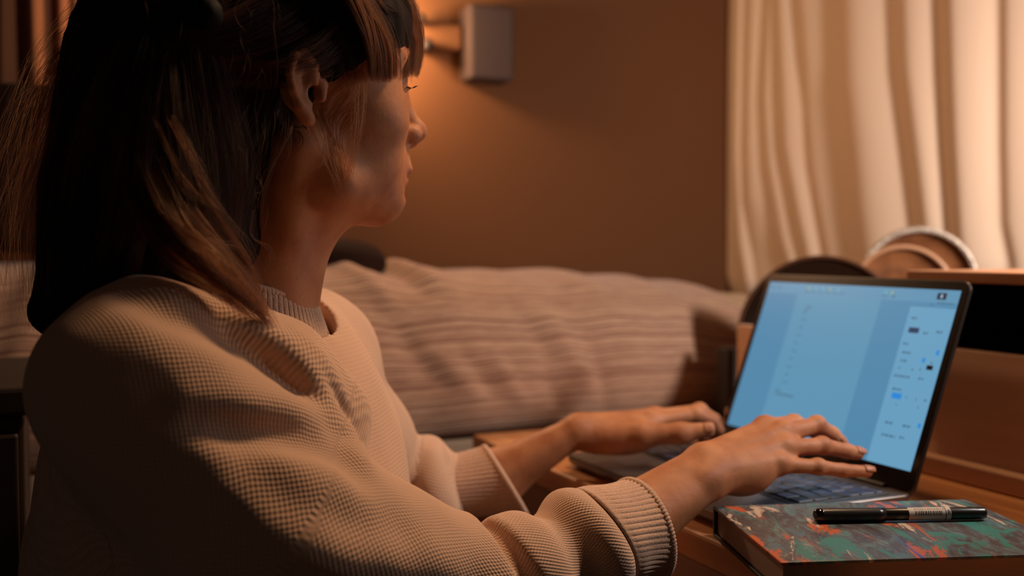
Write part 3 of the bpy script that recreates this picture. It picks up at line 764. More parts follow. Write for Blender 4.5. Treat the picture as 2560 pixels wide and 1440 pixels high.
# ------------------------------------------------------------------ the sitter: head
HC = np.array([-0.170, 0.83, 0.105]); hth = 0.47
HX = np.array([math.cos(hth), math.sin(hth), 0.0]); HY = np.array([-math.sin(hth), math.cos(hth), 0.0]); HZ = np.array([0, 0, 1.0])
HR = np.stack([HX, HY, HZ], 1)
def hd(x, y, z): return HC + HX * x + HY * y + HZ * z
def hell(c, r, k=.01, sub=False): return ell(hd(*c), r, k, HR, sub)
def both(f):
    return [f(1), f(-1)]
head = [hell((-.014, 0, .052), (.095, .074, .082)), hell((.032, 0, .054), (.050, .056, .056), .03),
        hell((.036, 0, -.004), (.047, .052, .066), .03)]
head += both(lambda s: cone(hd(-.006, .052 * s, -.028), hd(.016, .045 * s, -.055), .013, .012, .03))
head += both(lambda s: cone(hd(.016, .045 * s, -.055), hd(.063, .011 * s, -.0680), .012, .0115, .03))
head += [cone(hd(.0675, -.005, -.0660), hd(.0675, .005, -.0660), .0115, .0115, .02), hell((.056, 0, -.042), (.031, .026, .030), .025)]
head += both(lambda s: hell((.050, .038 * s, -.006), (.024, .018, .020), .025))          # cheek bones
head += both(lambda s: hell((.046, .031 * s, -.038), (.022, .016, .022), .02))           # cheeks
head += both(lambda s: cone(hd(.078, .010 * s, .046), hd(.066, .042 * s, .044), .007, .006, .014))   # brows
head += both(lambda s: hell((.083, .031 * s, .030), (.014, .016, .011), .012, True))      # eye sockets
head += [cone(hd(.077, 0, .036), hd(.0975, 0, -.004), .0062, .0075, .012), ell(hd(.1010, 0, -.0085), (.0085, .0095, .0082), .008, HR)]
head += both(lambda s: hell((.0910, .0125 * s, -.0120), (.0095, .0060, .0075), .005))
head += [cone(hd(.086, 0, -.018), hd(.096, 0, -.0175), .0052, .0046, .006)]
head += both(lambda s: hell((.0950, .0068 * s, -.0205), (.0056, .0034, .0046), .0025, True))
head += [hell((.080, 0, -.032), (.0120, .016, .011), .010), hell((.0878, 0, -.0405), (.0066, .0170, .0050), .005), hell((.0815, 0, -.0510), (.0068, .0150, .0056), .005),
         cone(hd(.0945, -.0, -.0460), hd(.0880, .0, -.0460), .0013, .0013, .002, True)]
head += both(lambda s: cone(hd(.0940, .004 * s, -.0460), hd(.0765, .0225 * s, -.0475), .0015, .0012, .003, True))
head += [hell((.0840, 0, -.0590), (.0060, .016, .0035), .008, True)]
# eyelids
head += both(lambda s: hell((.0630, .0310 * s, .0285), (.0138, .0150, .0138), .004))
head += both(lambda s: cone(hd(.0805, .022 * s, .0275), hd(.0755, .043 * s, .0270), .0038, .0030, .002, True))
# neck
NT = np.array([-.192, .83, .045]); NB = np.array([-.222, .832, -.055])
neck = [cone(NT, NB, .050, .051, .03), cone(hd(.010, 0, -.042), NB + np.array([.022, 0, .02]), .030, .030, .035)]
neck += [cone(hd(-.020, -.055, -.030), NB + np.array([.040, -.016, -.005]), .011, .009, .018), cone(hd(-.020, .055, -.030), NB + np.array([.040, .016, -.005]), .011, .009, .018)]
# ears
def ear(s):
    q = [(.004, .069, -.002), (.003, .0735, .012), (-.001, .0780, .026), (-.011, .0845, .0345), (-.022, .0895, .030), (-.0265, .0905, .015), (-.0235, .0885, .000), (-.016, .0835, -.014), (-.008, .0770, -.024), (-.0035, .0720, -.026)]
    r = [.0030, .0032, .0034, .0036, .0036, .0036, .0036, .0042, .0060, .0050]
    ox, oz = -.007, .010
    q = [(a * .84 - .008, b_ * .99, c * .76 + .007) for a, b_, c in q]; r = [x * .9 for x in r]
    o = chain([hd(a, b_ * s, c) for a, b_, c in q], r, .003)
    o += [ell(hd(-.013 + ox, .077 * s, .003 + oz), (.0145, .0050, .0215), .005, HR @ np.array([[math.cos(.42 * s), -math.sin(.42 * s), 0], [math.sin(.42 * s), math.cos(.42 * s), 0], [0, 0, 1]]))]
    o += chain([hd(a + ox, b_ * s, c + oz) for a, b_, c in [(-.008, .079, .016), (-.017, .0825, .011), (-.018, .0825, .000), (-.009, .077, -.012)]], [.0026, .003, .003, .0026], .004)
    o += [ell(hd(-.004 + ox, .080 * s, -.004 + oz), (.004, .004, .006), .004, HR, True), cone(hd(.006 + ox, .071 * s, .004 + oz), hd(.005 + ox, .072 * s, -.006 + oz), .0045, .0035, .004)]
    return o

# ------------------------------------------------------------------ arms and hands
SR = np.array([-.238, .675, -.095]); SL = np.array([-.195, .985, -.110])
ER = P(1190, 1590, .752); WR = P(1765, 1185, .885)
EL = P(940, 1375, 1.075); WL = P(1440, 1082, 1.088)
def hand(W_, E_, mcp, fingers, thumb, rad, thumbrad, wr=(.0150, .0175), hyp=None, thenar=None, fa=.026):
    o = []
    a = mcp[0] - mcp[3]; a = a / np.linalg.norm(a); ax = (mcp[1] - W_); ax /= np.linalg.norm(ax)
    dorsal = np.cross(ax, a); dorsal /= np.linalg.norm(dorsal)
    if dorsal[2] < 0: dorsal = -dorsal
    w1 = W_ + a * .0125; w2 = W_ - a * .0125; fx = (W_ - E_) / np.linalg.norm(W_ - E_)
    m1 = E_ + (W_ - E_) * .55
    o += [cone(E_, m1, .036, fa + .005, .03), cone(m1 + a * .010, w1 - fx * .004, fa, wr[0], .02), cone(m1 - a * .010, w2 - fx * .004, fa, wr[0] - .0005, .02)]
    o += [ell(w2 + dorsal * .0085 - fx * .008, (.0085, .0085, .0085), .010)]
    for i in range(4):
        w = W_ + a * (.013 - .0085 * i) + ax * .006
        r0 = [.0135, .0135, .0130, .0130][i]; o.append(cone(w, mcp[i] - dorsal * .002, r0, rad[i] * 1.22, .014))
        o.append(ell(mcp[i] + dorsal * .0022, [rad[i] * 1.10] * 3, .006))
        o.append(cone(w + dorsal * .0115, mcp[i] + dorsal * rad[i] * .92, .0016, .0022, .0060))
    for i, (pp, dp, tp) in enumerate(fingers):
        r = rad[i]
        o += [cone(mcp[i], pp, r * 1.08, r * .96, .006), cone(pp, dp, r * .98, r * .88, .003), cone(dp, tp, r * .90, r * .80, .003)]
        o += [ell(pp + dorsal * r * .12, [r * 1.05] * 3, .004)]
    o += chain(thumb, thumbrad, .008)
    if thenar: o.append(thenar)
    if hyp: o.append(hyp)
    return o, dorsal
mR = [P(1915, 1071, .957), P(1960, 1086, .945), P(1964, 1124, .928), P(1950, 1166, .912)]
fR = [(P(1988, 1062, .984), P(2045, 1080, .994), P(2078, 1100, .998)),
      (P(2046, 1066, .972), P(2084, 1088, .984), P(2102, 1106, .986)),
      (P(2060, 1118, .950), P(2122, 1131, .962), P(2150, 1137, .967)),
      (P(2050, 1171, .926), P(2112, 1180, .935), P(2174, 1183, .944))]
tR = [WR + np.array([.006, .022, -.004]), P(1860, 1150, .968), P(1935, 1160, .990), P(1995, 1155, .998)]
handR, dR = hand(WR, ER, mR, fR, tR, [.0082, .0083, .0078, .0068], [.013, .011, .0098, .0078], hyp=ell(P(1855, 1196, .905), (.026, .018, .017), .012))
mL = [P(1628, 1056, 1.100), P(1640, 1046, 1.120), P(1632, 1056, 1.140), P(1615, 1070, 1.156)]
fL = [(P(1742, 1038, 1.116), P(1782, 1056, 1.121), P(1800, 1080, 1.121)),
      (P(1752, 1030, 1.141), P(1788, 1052, 1.146), P(1798, 1082, 1.146)),
      (P(1742, 1040, 1.165), P(1780, 1064, 1.170), P(1790, 1094, 1.170)),
      (P(1708, 1062, 1.184), P(1742, 1080, 1.190), P(1762, 1102, 1.190))]
tL = [P(1485, 1098, 1.078), P(1606, 1090, 1.066), P(1704, 1086, 1.060), P(1772, 1077, 1.060)]
handL, dL = hand(WL, EL, mL, fL, tL, [.0082, .0083, .0078, .0068], [.016, .0125, .0100, .0078], thenar=ell(P(1560, 1098, 1.082), (.034, .018, .017), .014))

# hidden trunk and upper arms keep the body one continuous figure
core = [ell((-.235, .835, -.25), (.085, .13, .20), .04), cone(NB, NB + np.array([-.01, 0, -.10]), .050, .070, .04),
        cone((-.238, .70, -.105), (-.20, .965, -.115), .040, .040, .03), cone(SR, ER, .040, .036, .02), cone(SL, EL, .040, .036, .02),
        cone((-.24, .835, -.36), (-.24, .835, -.52), .10, .11, .05)]
bodyp = head + neck + ear(-1) + ear(1) + core + handR + handL
V, Q = surface(bodyp, (-.36, .60, -.66), (.36, 1.22, .262), .00175)
V = relax(V, Q, 1, .35)
me = mesh('body', up_h(V), Q)
# colour masks that belong to the skin itself: lips, nostrils
def dist_to(V, c): return np.linalg.norm(V - c, axis=1)
q = (V - HC) @ HR
lip = np.exp(-((q[:, 2] + .0460) / .0075) ** 2) * np.exp(-(q[:, 1] / .019) ** 4) * (q[:, 0] > .066) * np.exp(-np.maximum(np.abs(q[:, 2] + .0460) - .009, 0) * 900)
at = me.attributes.new('lip', 'FLOAT', 'POINT'); at.data.foreach_set('value', lip.astype(np.float32))
def skin(nt, b):
    g = N(nt, 'ShaderNodeNewGeometry'); a = N(nt, 'ShaderNodeAttribute', attribute_name='lip')
    def nz(scale, det=3, dist=0.0, off=0.0):
        m2 = N(nt, 'ShaderNodeMapping'); m2.inputs['Location'].default_value = (off, off, off); L(nt, g.outputs['Position'], m2.inputs['Vector'])
        n = N(nt, 'ShaderNodeTexNoise'); n.inputs['Scale'].default_value = scale; n.inputs['Detail'].default_value = det; n.inputs['Distortion'].default_value = dist
        L(nt, m2.outputs[0], n.inputs['Vector']); return n.outputs[0]
    c = ramp(nt, nz(38, 4), [(0.3, (158, 98, 64)), (0.5, (176, 114, 76)), (0.7, (188, 128, 88))])
    m1 = N(nt, 'ShaderNodeMix', data_type='RGBA'); L(nt, a.outputs['Fac'], m1.inputs[0]); L(nt, c, m1.inputs[6]); m1.inputs[7].default_value = lin((160, 80, 66))
    fr = N(nt, 'ShaderNodeMapRange'); fr.inputs[1].default_value = .70; fr.inputs[2].default_value = .76; L(nt, nz(210, 1, 0, 3.3), fr.inputs[0])
    m2_ = N(nt, 'ShaderNodeMix', data_type='RGBA'); L(nt, math_n(nt, 'MULTIPLY', fr.outputs[0], .28), m2_.inputs[0]); L(nt, m1.outputs[2], m2_.inputs[6]); m2_.inputs[7].default_value = lin((130, 74, 50))
    L(nt, m2_.outputs[2], b.inputs['Base Color'])
    w = N(nt, 'ShaderNodeTexVoronoi', feature='DISTANCE_TO_EDGE'); w.inputs['Scale'].default_value = 900; L(nt, g.outputs['Position'], w.inputs['Vector'])
    b1 = bump(nt, b, w.outputs[0], .10, .0004); bump(nt, b, nz(130, 5, 1.2), .22, .0012, b1)
M['skin'] = mat('skin', (214, 158, 128), 0.58, spec=0.35, sss=0.12, build=skin)

person = empty('person', (-.235, .835, 0.30), 'woman in a cream knitted sweater typing at the desk, hair half pinned up', 'person')
obj('body', me, M['skin'], person, smooth=True)
# eyes
M['eye'] = mat('eye_white', (214, 206, 198), 0.12)
M['iris'] = mat('iris', (104, 120, 124), 0.1); M['pupil'] = mat('pupil', (8, 7, 7), 0.08)
for s in (-1, 1):
    c = hd(.0633, .0310 * s, .0280); c = Vector((c[0], c[1], c[2] + H)); Mx = frame(c, Vector(HX) + Vector((0, 0, -.06)), (0, 0, 1)); R_ = .0122
    A_r = np.linspace(0, math.pi, 22)
    e = obj('eye', lathe([(max(R_ * math.sin(a), .00005), -R_ * math.cos(a)) for a in A_r], 28, Mx), M['eye'], person, smooth=True)
    obj('iris', lathe([(.00005, R_ + .0012), (.0028, R_ + .0009), (.0052, R_ - .0004), (.0058, R_ - .0014)], 24, Mx), M['iris'], e, smooth=True)
    obj('pupil', lathe([(.00005, R_ + .0014), (.0016, R_ + .0013), (.0022, R_ + .0009)], 16, Mx), M['pupil'], e, smooth=True)
# finger nails
M['nail'] = mat('finger_nail', (172, 114, 84), 0.40, spec=.3)
def nail(dp, tp, dorsal, r, w):
    dirv = (tp - dp) / np.linalg.norm(tp - dp); nn = dorsal - dirv * (dorsal @ dirv); nn /= np.linalg.norm(nn); sd_ = np.cross(nn, dirv)
    G = []
    for t in np.linspace(-.0050, .0062, 7):
        row = []
        for a in np.linspace(-1.0, 1.0, 9):
            ww = w * (1 - .25 * max(t / .0062, 0) ** 3); rr = r + .0004 - .0006 * (t > .004)
            row.append(tp + dirv * t + sd_ * (math.sin(a) * ww) + nn * (math.cos(a * .9) * rr))
        G.append(row)
    o = obj('finger_nail', grid_mesh('nail', np.array(G) + np.array([0, 0, H])), M['nail'], person, smooth=True); solidify(o, .0005, 0); return o
for (f_, dd, r) in ((fR, dR, [.0066, .0067, .0063, .0055]), (fL, dL, [.0066, .0067, .0063, .0055])):
    for i in range(4): nail(f_[i][1], f_[i][2], dd, r[i], r[i] * .92)
nail(tR[2], tR[3], np.array([-.3, -.2, .9]), .0076, .0070); nail(tL[2], tL[3], np.array([.1, -.75, .62]), .0076, .0072)

# ------------------------------------------------------------------ sweater
CR0 = P(1512, 1336, .812)
CL0 = P(1140, 1222, 1.065)
torso = [ell((-.228, .835, -.27), (.128, .170, .26), .03), cone((-.240, .678, -.085), (-.222, .83, -.088), .056, .050, .04), cone((-.222, .83, -.088), (-.192, .982, -.098), .050, .056, .04),
         ell((-.262, .815, -.190), (.086, .138, .132), .05), ell((-.172, .868, -.205), (.078, .120, .130), .05), cone((-.24, .835, -.34), (-.24, .835, -.53), .150, .165, .08),
         cone(NB + np.array([-.004, 0, .004]), NB + np.array([-.006, 0, -.03]), .058, .066, .02)]
slR = [cone((-.245, .664, -.092), (-.158, .685, -.190), .061, .067, .03), cone((-.158, .685, -.190), ER + np.array([.005, .0, .026]), .067, .048, .03), cone(ER + np.array([.005, 0, .026]), CR0, .045, .035, .03)]
slR += [cone(P(690, 955, .735), P(820, 1030, .750), .036, .030, .03), cone(P(590, 900, .715), P(690, 955, .735), .030, .036, .03)]
def axis_pt(px, py, d): return P(px, py, d)
axR = CR0 - ER; axR = axR / np.linalg.norm(axR)
folds = [ring(P(1185, 1500, .752), (.75, .55, .25), .034, .015, .012), ring(P(1325, 1450, .772), (.80, .50, .32), .034, .013, .012), ring(P(1468, 1372, .800), (.80, .45, .38), .034, .0150, .012),
         ring(P(1250, 1475, .760), (.78, .52, .28), .050, .008, .008, True), ring(P(1395, 1415, .786), (.80, .48, .35), .048, .007, .008, True)]
slL = [cone((-.192, .985, -.105), (-.158, 1.03, -.20), .058, .056, .03), cone((-.158, 1.03, -.20), EL + np.array([0, 0, .015]), .056, .048, .03), cone(EL + np.array([0, 0, .01]), CL0, .048, .034, .02),
       ring(P(1085, 1225, 1.055), (.90, .10, .25), .036, .018, .012), ell(P(1080, 1215, 1.055), (.022, .03, .042), .02)]
base_sw = torso + slR + folds + slL
hole = [well(NB + np.array([.002, 0, 0]), .077, -.088)]
def trace(px, n=16):
    """follow a fold over the cloth"""
    p = np.array(px, float); t = np.linspace(0, len(p) - 1, n); k = np.arange(len(p))
    out = []
    for x, y in zip(np.interp(t, k, p[:, 0]), np.interp(t, k, p[:, 1])):
        c = cast(base_sw, x, y)
        if c is not None and (not out or np.linalg.norm(c - out[-1]) < .05): out.append(c)
    return np.array(out)
FOLDS = []
def crease(px, amp, w):
    t = trace(px)
    if len(t) > 2: FOLDS.append((t, amp, w, t.mean(0), np.linalg.norm(t - t.mean(0), axis=1).max()))
# raised folds (negative) and hollows (positive) of the big sleeve
crease([(290, 700), (400, 716), (500, 754), (600, 806), (690, 862), (760, 926), (806, 1000), (838, 1066)], -.012, .014)
crease([(330, 750), (420, 790), (530, 836), (630, 876), (710, 932), (768, 1000), (804, 1066)], .009, .013)
crease([(380, 860), (500, 925), (640, 990), (760, 1045)], -.007, .022)
crease([(470, 1005), (600, 1016), (700, 1026), (790, 1048), (856, 1090), (896, 1140)], -.010, .012)
crease([(500, 1062), (600, 1076), (700, 1088), (790, 1108), (850, 1138), (896, 1186)], .014, .012)
crease([(600, 1150), (700, 1185), (800, 1225), (900, 1258)], -.006, .020)
crease([(560, 1170), (640, 1235), (740, 1290), (860, 1325), (980, 1345)], .005, .018)
crease([(490, 1110), (550, 1215), (670, 1310), (820, 1385), (980, 1420), (1120, 1424)], -.010, .018)
crease([(700, 846), (772, 912), (818, 975), (856, 1040), (888, 1100)], .005, .006)
crease([(730, 830), (800, 900), (842, 965), (880, 1040)], -.004, .008)
def sw_disp(p):
    d = .0014 * np.sin(p[:, 0] * 47 + p[:, 2] * 31 + 1.0) * np.sin(p[:, 2] * 58 - p[:, 1] * 37) + .0006 * np.sin(p[:, 0] * 130 + p[:, 2] * 70) * np.sin(p[:, 1] * 120 + 2)
    if len(p) == 0: return d
    pc = (p.min(0) + p.max(0)) / 2; pr = np.linalg.norm(p.max(0) - pc)
    for t, amp, w, c, r in FOLDS:
        if np.linalg.norm(pc - c) > pr + r + 2.6 * w: continue
        best = np.full(len(p), 1e9); tb = np.zeros(len(p))
        for i in range(len(t) - 1):
            ba = t[i + 1] - t[i]; l2 = float(ba @ ba) + 1e-12; h = np.clip(((p - t[i]) @ ba) / l2, 0, 1); q = p - t[i] - h[:, None] * ba; e = np.einsum('ij,ij->i', q, q)
            m = e < best; best = np.where(m, e, best); tb = np.where(m, (i + h) / (len(t) - 1), tb)
        d = d + amp * np.exp(-best / (w * w)) * np.sin(np.pi * np.clip(.10 + .82 * tb, 0, 1)) ** .7
    return d
creases = []
swp = base_sw + creases + hole
V, Q = surface(swp, (-.43, .58, -.60), (.125, 1.18, .01), .0027, sw_disp, dmax=.014)
V = relax(V, Q, 2, .4)
me = mesh('sweater', up_h(V), Q)
# knit coordinates
def axcoord(V, pts):
    best = np.full(len(V), 1e9); S_ = np.zeros(len(V)); A_ = np.zeros(len(V)); s0 = 0.0
    for i in range(len(pts) - 1):
        a, b_ = pts[i], pts[i + 1]; d = b_ - a; l = np.linalg.norm(d); d = d / l
        t = (V - a) @ d; tc = np.clip(t, -9 if i == 0 else 0, l if i < len(pts) - 2 else 9)
        q = V - a - tc[:, None] * d; dist = np.linalg.norm(q, axis=1)
        up_ = np.array([0, 0, 1.0]); e1 = up_ - d * (up_ @ d); e1 /= np.linalg.norm(e1); e2 = np.cross(d, e1)
        ang = np.arctan2(q @ e2, q @ e1)
        m = dist < best; best[m] = dist[m]; S_[m] = s0 + tc[m]; A_[m] = ang[m]; s0 += l
    return S_, A_, best
sR, aR, bR = axcoord(V, [np.array([-.243, .668, -.088]), np.array([-.150, .695, -.170]), ER + np.array([.012, 0, .022]), CR0])
sL, aL, bL = axcoord(V, [np.array([-.192, .985, -.105]), np.array([-.158, 1.03, -.20]), EL + np.array([0, 0, .015]), CL0])
dT = ev(torso, V); dSR = ev(slR + folds[:3], V); dSL = ev(slL, V)
isL = dSL < dSR
ku = np.where(isL, aL * .055, aR * .060); kv = np.where(isL, sL, sR)
at_ = np.arctan2(V[:, 1] - .835, V[:, 0] + .235)
at2 = np.arctan2(-(V[:, 0] + .235), V[:, 1] - .835)
# the front panel starts at a line between neck and arm pit; shoulders and back share the coarse stitch
front = np.minimum(dT * -1 + np.minimum(dSR, dSL) - .004, (V[:, 0] + .235) * 1.2 + .010)
att = [('ku', ku), ('kv', kv), ('tu', (V[:, 1]) * 1.0 + .10 * at_ * 0), ('tv', V[:, 2]), ('front', front)]
for n_, a_ in att:
    at = me.attributes.new(n_, 'FLOAT', 'POINT'); at.data.foreach_set('value', np.asarray(a_, np.float32))
def knit(nt, b):
    A = lambda n: N(nt, 'ShaderNodeAttribute', attribute_name=n).outputs['Fac']
    g = N(nt, 'ShaderNodeNewGeometry')
    wob = N(nt, 'ShaderNodeTexNoise'); wob.inputs['Scale'].default_value = 30; L(nt, g.outputs['Position'], wob.inputs['Vector'])
    wv = math_n(nt, 'MULTIPLY', wob.outputs[0], .004)
    ku_, kv_ = math_n(nt, 'ADD', A('ku'), wv), math_n(nt, 'ADD', A('kv'), wv)
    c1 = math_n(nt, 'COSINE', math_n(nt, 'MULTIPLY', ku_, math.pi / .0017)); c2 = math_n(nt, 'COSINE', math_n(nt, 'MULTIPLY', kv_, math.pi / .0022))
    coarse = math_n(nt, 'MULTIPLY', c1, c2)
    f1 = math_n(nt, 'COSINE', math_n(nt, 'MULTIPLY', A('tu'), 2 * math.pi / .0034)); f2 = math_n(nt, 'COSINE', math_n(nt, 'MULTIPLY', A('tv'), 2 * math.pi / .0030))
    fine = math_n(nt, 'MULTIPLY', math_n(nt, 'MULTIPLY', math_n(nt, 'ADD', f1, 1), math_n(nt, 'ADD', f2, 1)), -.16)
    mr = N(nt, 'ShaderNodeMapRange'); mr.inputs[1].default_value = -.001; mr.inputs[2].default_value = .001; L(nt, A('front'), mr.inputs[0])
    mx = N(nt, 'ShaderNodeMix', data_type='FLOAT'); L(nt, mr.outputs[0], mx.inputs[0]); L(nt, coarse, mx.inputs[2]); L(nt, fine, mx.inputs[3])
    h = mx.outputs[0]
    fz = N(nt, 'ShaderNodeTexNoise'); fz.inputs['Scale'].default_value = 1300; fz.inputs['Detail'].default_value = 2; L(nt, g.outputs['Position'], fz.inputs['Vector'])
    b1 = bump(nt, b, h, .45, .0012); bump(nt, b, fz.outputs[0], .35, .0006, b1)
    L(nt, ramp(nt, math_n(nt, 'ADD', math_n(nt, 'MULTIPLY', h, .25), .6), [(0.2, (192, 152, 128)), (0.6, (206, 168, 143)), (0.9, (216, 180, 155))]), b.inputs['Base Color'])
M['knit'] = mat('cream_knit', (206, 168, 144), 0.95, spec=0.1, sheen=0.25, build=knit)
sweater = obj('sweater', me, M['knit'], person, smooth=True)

# ribbed cuffs, collar: real ribs around a tube
def ribtube(name, rowsP, nrib, amp, m, parent, wob=0.0, arc=(0, 2 * math.pi), n_per=6):
    """rowsP: list of (centre, normal, radius, squash, up) from start to end"""
    n = nrib * n_per; A = np.linspace(arc[0], arc[1], n, endpoint=False); G = []
    for c, nn, r, sq, am in rowsP:
        nn = np.asarray(nn, float); nn /= np.linalg.norm(nn); e1 = np.array([0, 0, 1.0]) - nn * nn[2]; e1 /= np.linalg.norm(e1); e2 = np.cross(nn, e1)
        rr = r + am * amp * np.cos(A * nrib) + wob * np.sin(3 * A + 1)
        G.append(np.asarray(c) + np.outer(rr * np.cos(A), e1) + np.outer(rr * np.sin(A) * sq, e2))
    G = np.array(G); G[:, :, 2] += H
    return obj(name, grid_mesh(name, G, closed_v=True), m, parent, smooth=True)
def ribmat(nt, b):
    g = N(nt, 'ShaderNodeNewGeometry'); fz = N(nt, 'ShaderNodeTexNoise'); fz.inputs['Scale'].default_value = 900; fz.inputs['Detail'].default_value = 2; L(nt, g.outputs['Position'], fz.inputs['Vector'])
    L(nt, ramp(nt, fz.outputs[0], [(.3, (186, 146, 122)), (.7, (216, 180, 156))]), b.inputs['Base Color']); bump(nt, b, fz.outputs[0], .6, .0010)
M['rib'] = mat('ribbed_knit', (208, 178, 154), 0.95, spec=0.1, sheen=0.25, build=ribmat)
def roll(name, c, nn, r, rr, sq, m, parent, twist=90):
    nn = np.asarray(nn, float); nn /= np.linalg.norm(nn); e1 = np.array([0, 0, 1.0]) - nn * nn[2]; e1 /= np.linalg.norm(e1); e2 = np.cross(nn, e1)
    na, nb_ = 480, 14; A = np.linspace(0, 2 * np.pi, na, endpoint=False); B_ = np.linspace(0, 2 * np.pi, nb_, endpoint=False); G = np.zeros((na, nb_, 3))
    for i, a in enumerate(A):
        rad_ = math.cos(a) * e1 + math.sin(a) * sq * e2; rn = rad_ / np.linalg.norm(rad_)
        w = rr * (1 + .10 * np.cos(B_ * 1 + a * twist)); G[i] = c + rad_ * r + np.outer(w * np.cos(B_), rn) + np.outer(w * np.sin(B_), nn)
    G[:, :, 2] += H
    return obj(name, grid_mesh(name, G, closed_u=True, closed_v=True), m, parent, smooth=True)
def cuff(c0, c1, n0, n1, r0, r1, nrib, rr, sq=1.0):
    rows_ = []
    for t in np.linspace(-.25, 1, 16):
        c = c0 + (c1 - c0) * t; n_ = np.asarray(n0) * (1 - t) + np.asarray(n1) * t
        r = r0 + (r1 - r0) * max(t, 0) - .002 * math.sin(math.pi * max(t, 0)); rows_.append((c, n_, r, sq, min(1, max(0, (t + .2) * 3))))
    o = ribtube('cuff', rows_, nrib, .0009, M['rib'], sweater); solidify(o, .002, -1)
    roll('rolled_hem', c1, n1, r1 + .0006, rr, sq, M['rib'], o)
    return o
cuff(CR0 + np.array([.004, .0, -.002]), P(1606, 1332, .838), (.80, .45, .38), (.86, .48, .16), .0400, .0400, 54, .0034)
cuff(CL0 + np.array([-.004, 0, 0]), P(1262, 1208, 1.070), (.80, .10, .55), (.84, .16, .50), .0350, .0405, 50, .0032)
# collar
cN = np.array([.30, .03, 1.0]); cc = NB + np.array([.003, 0, .026]); rows_ = []
for t in np.linspace(0, 1, 12):
    rows_.append((cc + cN / np.linalg.norm(cN) * (-.030 + .036 * t) + np.array([-.002 * t, 0, 0]), cN, .089 - .0265 * t ** .75, 1.0, 1.0))
def ribtube2(name, rows_, nrib, amp, m, parent):
    return ribtube(name, rows_, nrib, amp, m, parent)
col_ = ribtube('collar', [(c, (n_[0], n_[1], n_[2]), r, s, a) for c, n_, r, s, a in rows_], 92, .0007, M['rib'], sweater); solidify(col_, .002, -1)
roll('rolled_hem', rows_[-1][0], cN, .0630, .0032, 1.0, M['rib'], col_, 120)

# ------------------------------------------------------------------ trousers, stool (below the picture)
M['denim'] = mat('dark_denim', (40, 44, 58), 0.9)
tz = -H
legs = [cone((-.24, .75, -.55), (.06, .86 - .05, -.47), .085, .065, .03), cone((-.22, .92, -.55), (.00, 1.05, -.47), .085, .065, .03),
        cone((.06, .81, -.47), (-.02, .79, -.90), .062, .042, .03), cone((.00, 1.05, -.47), (-.08, 1.03, -.90), .062, .042, .03), ell((-.24, .835, -.53), (.13, .16, .09), .04)]
V, Q = surface(legs, (-.42, .6, -1.0), (.2, 1.2, -.36), .008)
obj('trousers', mesh('trousers', up_h(V), Q), M['denim'], person, smooth=True)
M['sock'] = mat('grey_sock', (90, 84, 80), 0.9)
for c in ((-.02, .79), (-.08, 1.03)):
    V, Q = surface([cone((c[0], c[1], -.88), (c[0], c[1], -.945), .036, .034, .02), cone((c[0] - .02, c[1], -.945), (c[0] + .15, c[1] + .02, -.958), .036, .025, .03)], (c[0] - .1, c[1] - .1, -1.0), (c[0] + .25, c[1] + .12, -.82), .006)
    obj('sock', mesh('sock', up_h(V), Q), M['sock'], person, smooth=True)
st = empty('stool', (-.24, .835, 0), 'plain round wooden stool under the sitting woman', 'stool')
obj('seat', lathe([(.0005, .300), (.15, .300), (.165, .310), (.165, .325), (.155, .333), (.0005, .333)], 40, Matrix.Translation((-.24, .835, 0))), M['desk'], st, smooth=False)
for a in range(4):
    an = math.radians(45 + 90 * a); p0 = Vector((-.24 + .11 * math.cos(an), .835 + .11 * math.sin(an), .301)); p1 = Vector((-.24 + .16 * math.cos(an), .835 + .16 * math.sin(an), 0.0))
    d_ = p0 - p1; obj('leg', lathe([(.0003, 0), (.015, 0), (.019, d_.length), (.0003, d_.length)], 16, frame(p1, d_, (1, 0, 0.1))), M['desk'], st, smooth=True)

# ------------------------------------------------------------------ hair
capb = [hell((-.016, 0, .056), (.102, .082, .090)), cone(hd(.052, -.030, .078), hd(.052, .030, .078), .026, .026, .03)]
capsub = [hell((.085, 0, -.035), (.104, .26, .082), .006, True), cone(hd(.006, -.088, -.015), hd(-.016, -.090, .020), .026, .026, .006, True), cone(hd(.006, .088, -.015), hd(-.016, .090, .020), .026, .026, .006, True)]
mass = [ell(P(425, 105, .775), (.060, .080, .066), .03), ell(P(455, 330, .785), (.068, .078, .085), .04), ell(P(330, 430, .775), (.060, .072, .105), .04), ell(P(335, 600, .750), (.058, .070, .070), .04),
        cone(P(275, 720, .75), P(420, 660, .72), .034, .030, .03), cone(P(285, 480, .78), P(250, 740, .78), .030, .032, .04), cone(P(130, 780, .725), P(290, 705, .690), .016, .020, .02), cone(P(560, 470, .80), P(560, 600, .79), .030, .030, .03)]
mass[2] = ell(P(350, 430, .785), (.056, .068, .105), .04)
HP = capb + mass + capsub
def hdisp(p): 
    return .0012 * np.sin(p[:, 0] * 300 + p[:, 2] * 40) * np.sin(p[:, 1] * 260 + p[:, 2] * 20)
V, Q = surface(HP, (-.42, .60, -.13), (-.04, .95, .30), .0032, hdisp, dmax=.002)
M['hair_base'] = mat('dark_brown_hair_mass', (30, 17, 10), 0.75, spec=0.15)
def hairmat(name, c, rough):
    m = bpy.data.materials.new(name); m.use_nodes = True; nt = m.node_tree; nt.nodes.remove(nt.nodes['Principled BSDF']); hb = nt.nodes.new('ShaderNodeBsdfHairPrincipled'); hb.parametrization = 'COLOR'
    hb.inputs['Color'].default_value = lin(c); hb.inputs['Roughness'].default_value = rough; hb.inputs['Radial Roughness'].default_value = .45; hb.inputs['Random Roughness'].default_value = .3; hb.inputs['IOR'].default_value = 1.32
    nt.links.new(hb.outputs[0], nt.nodes['Material Output'].inputs[0]); return m
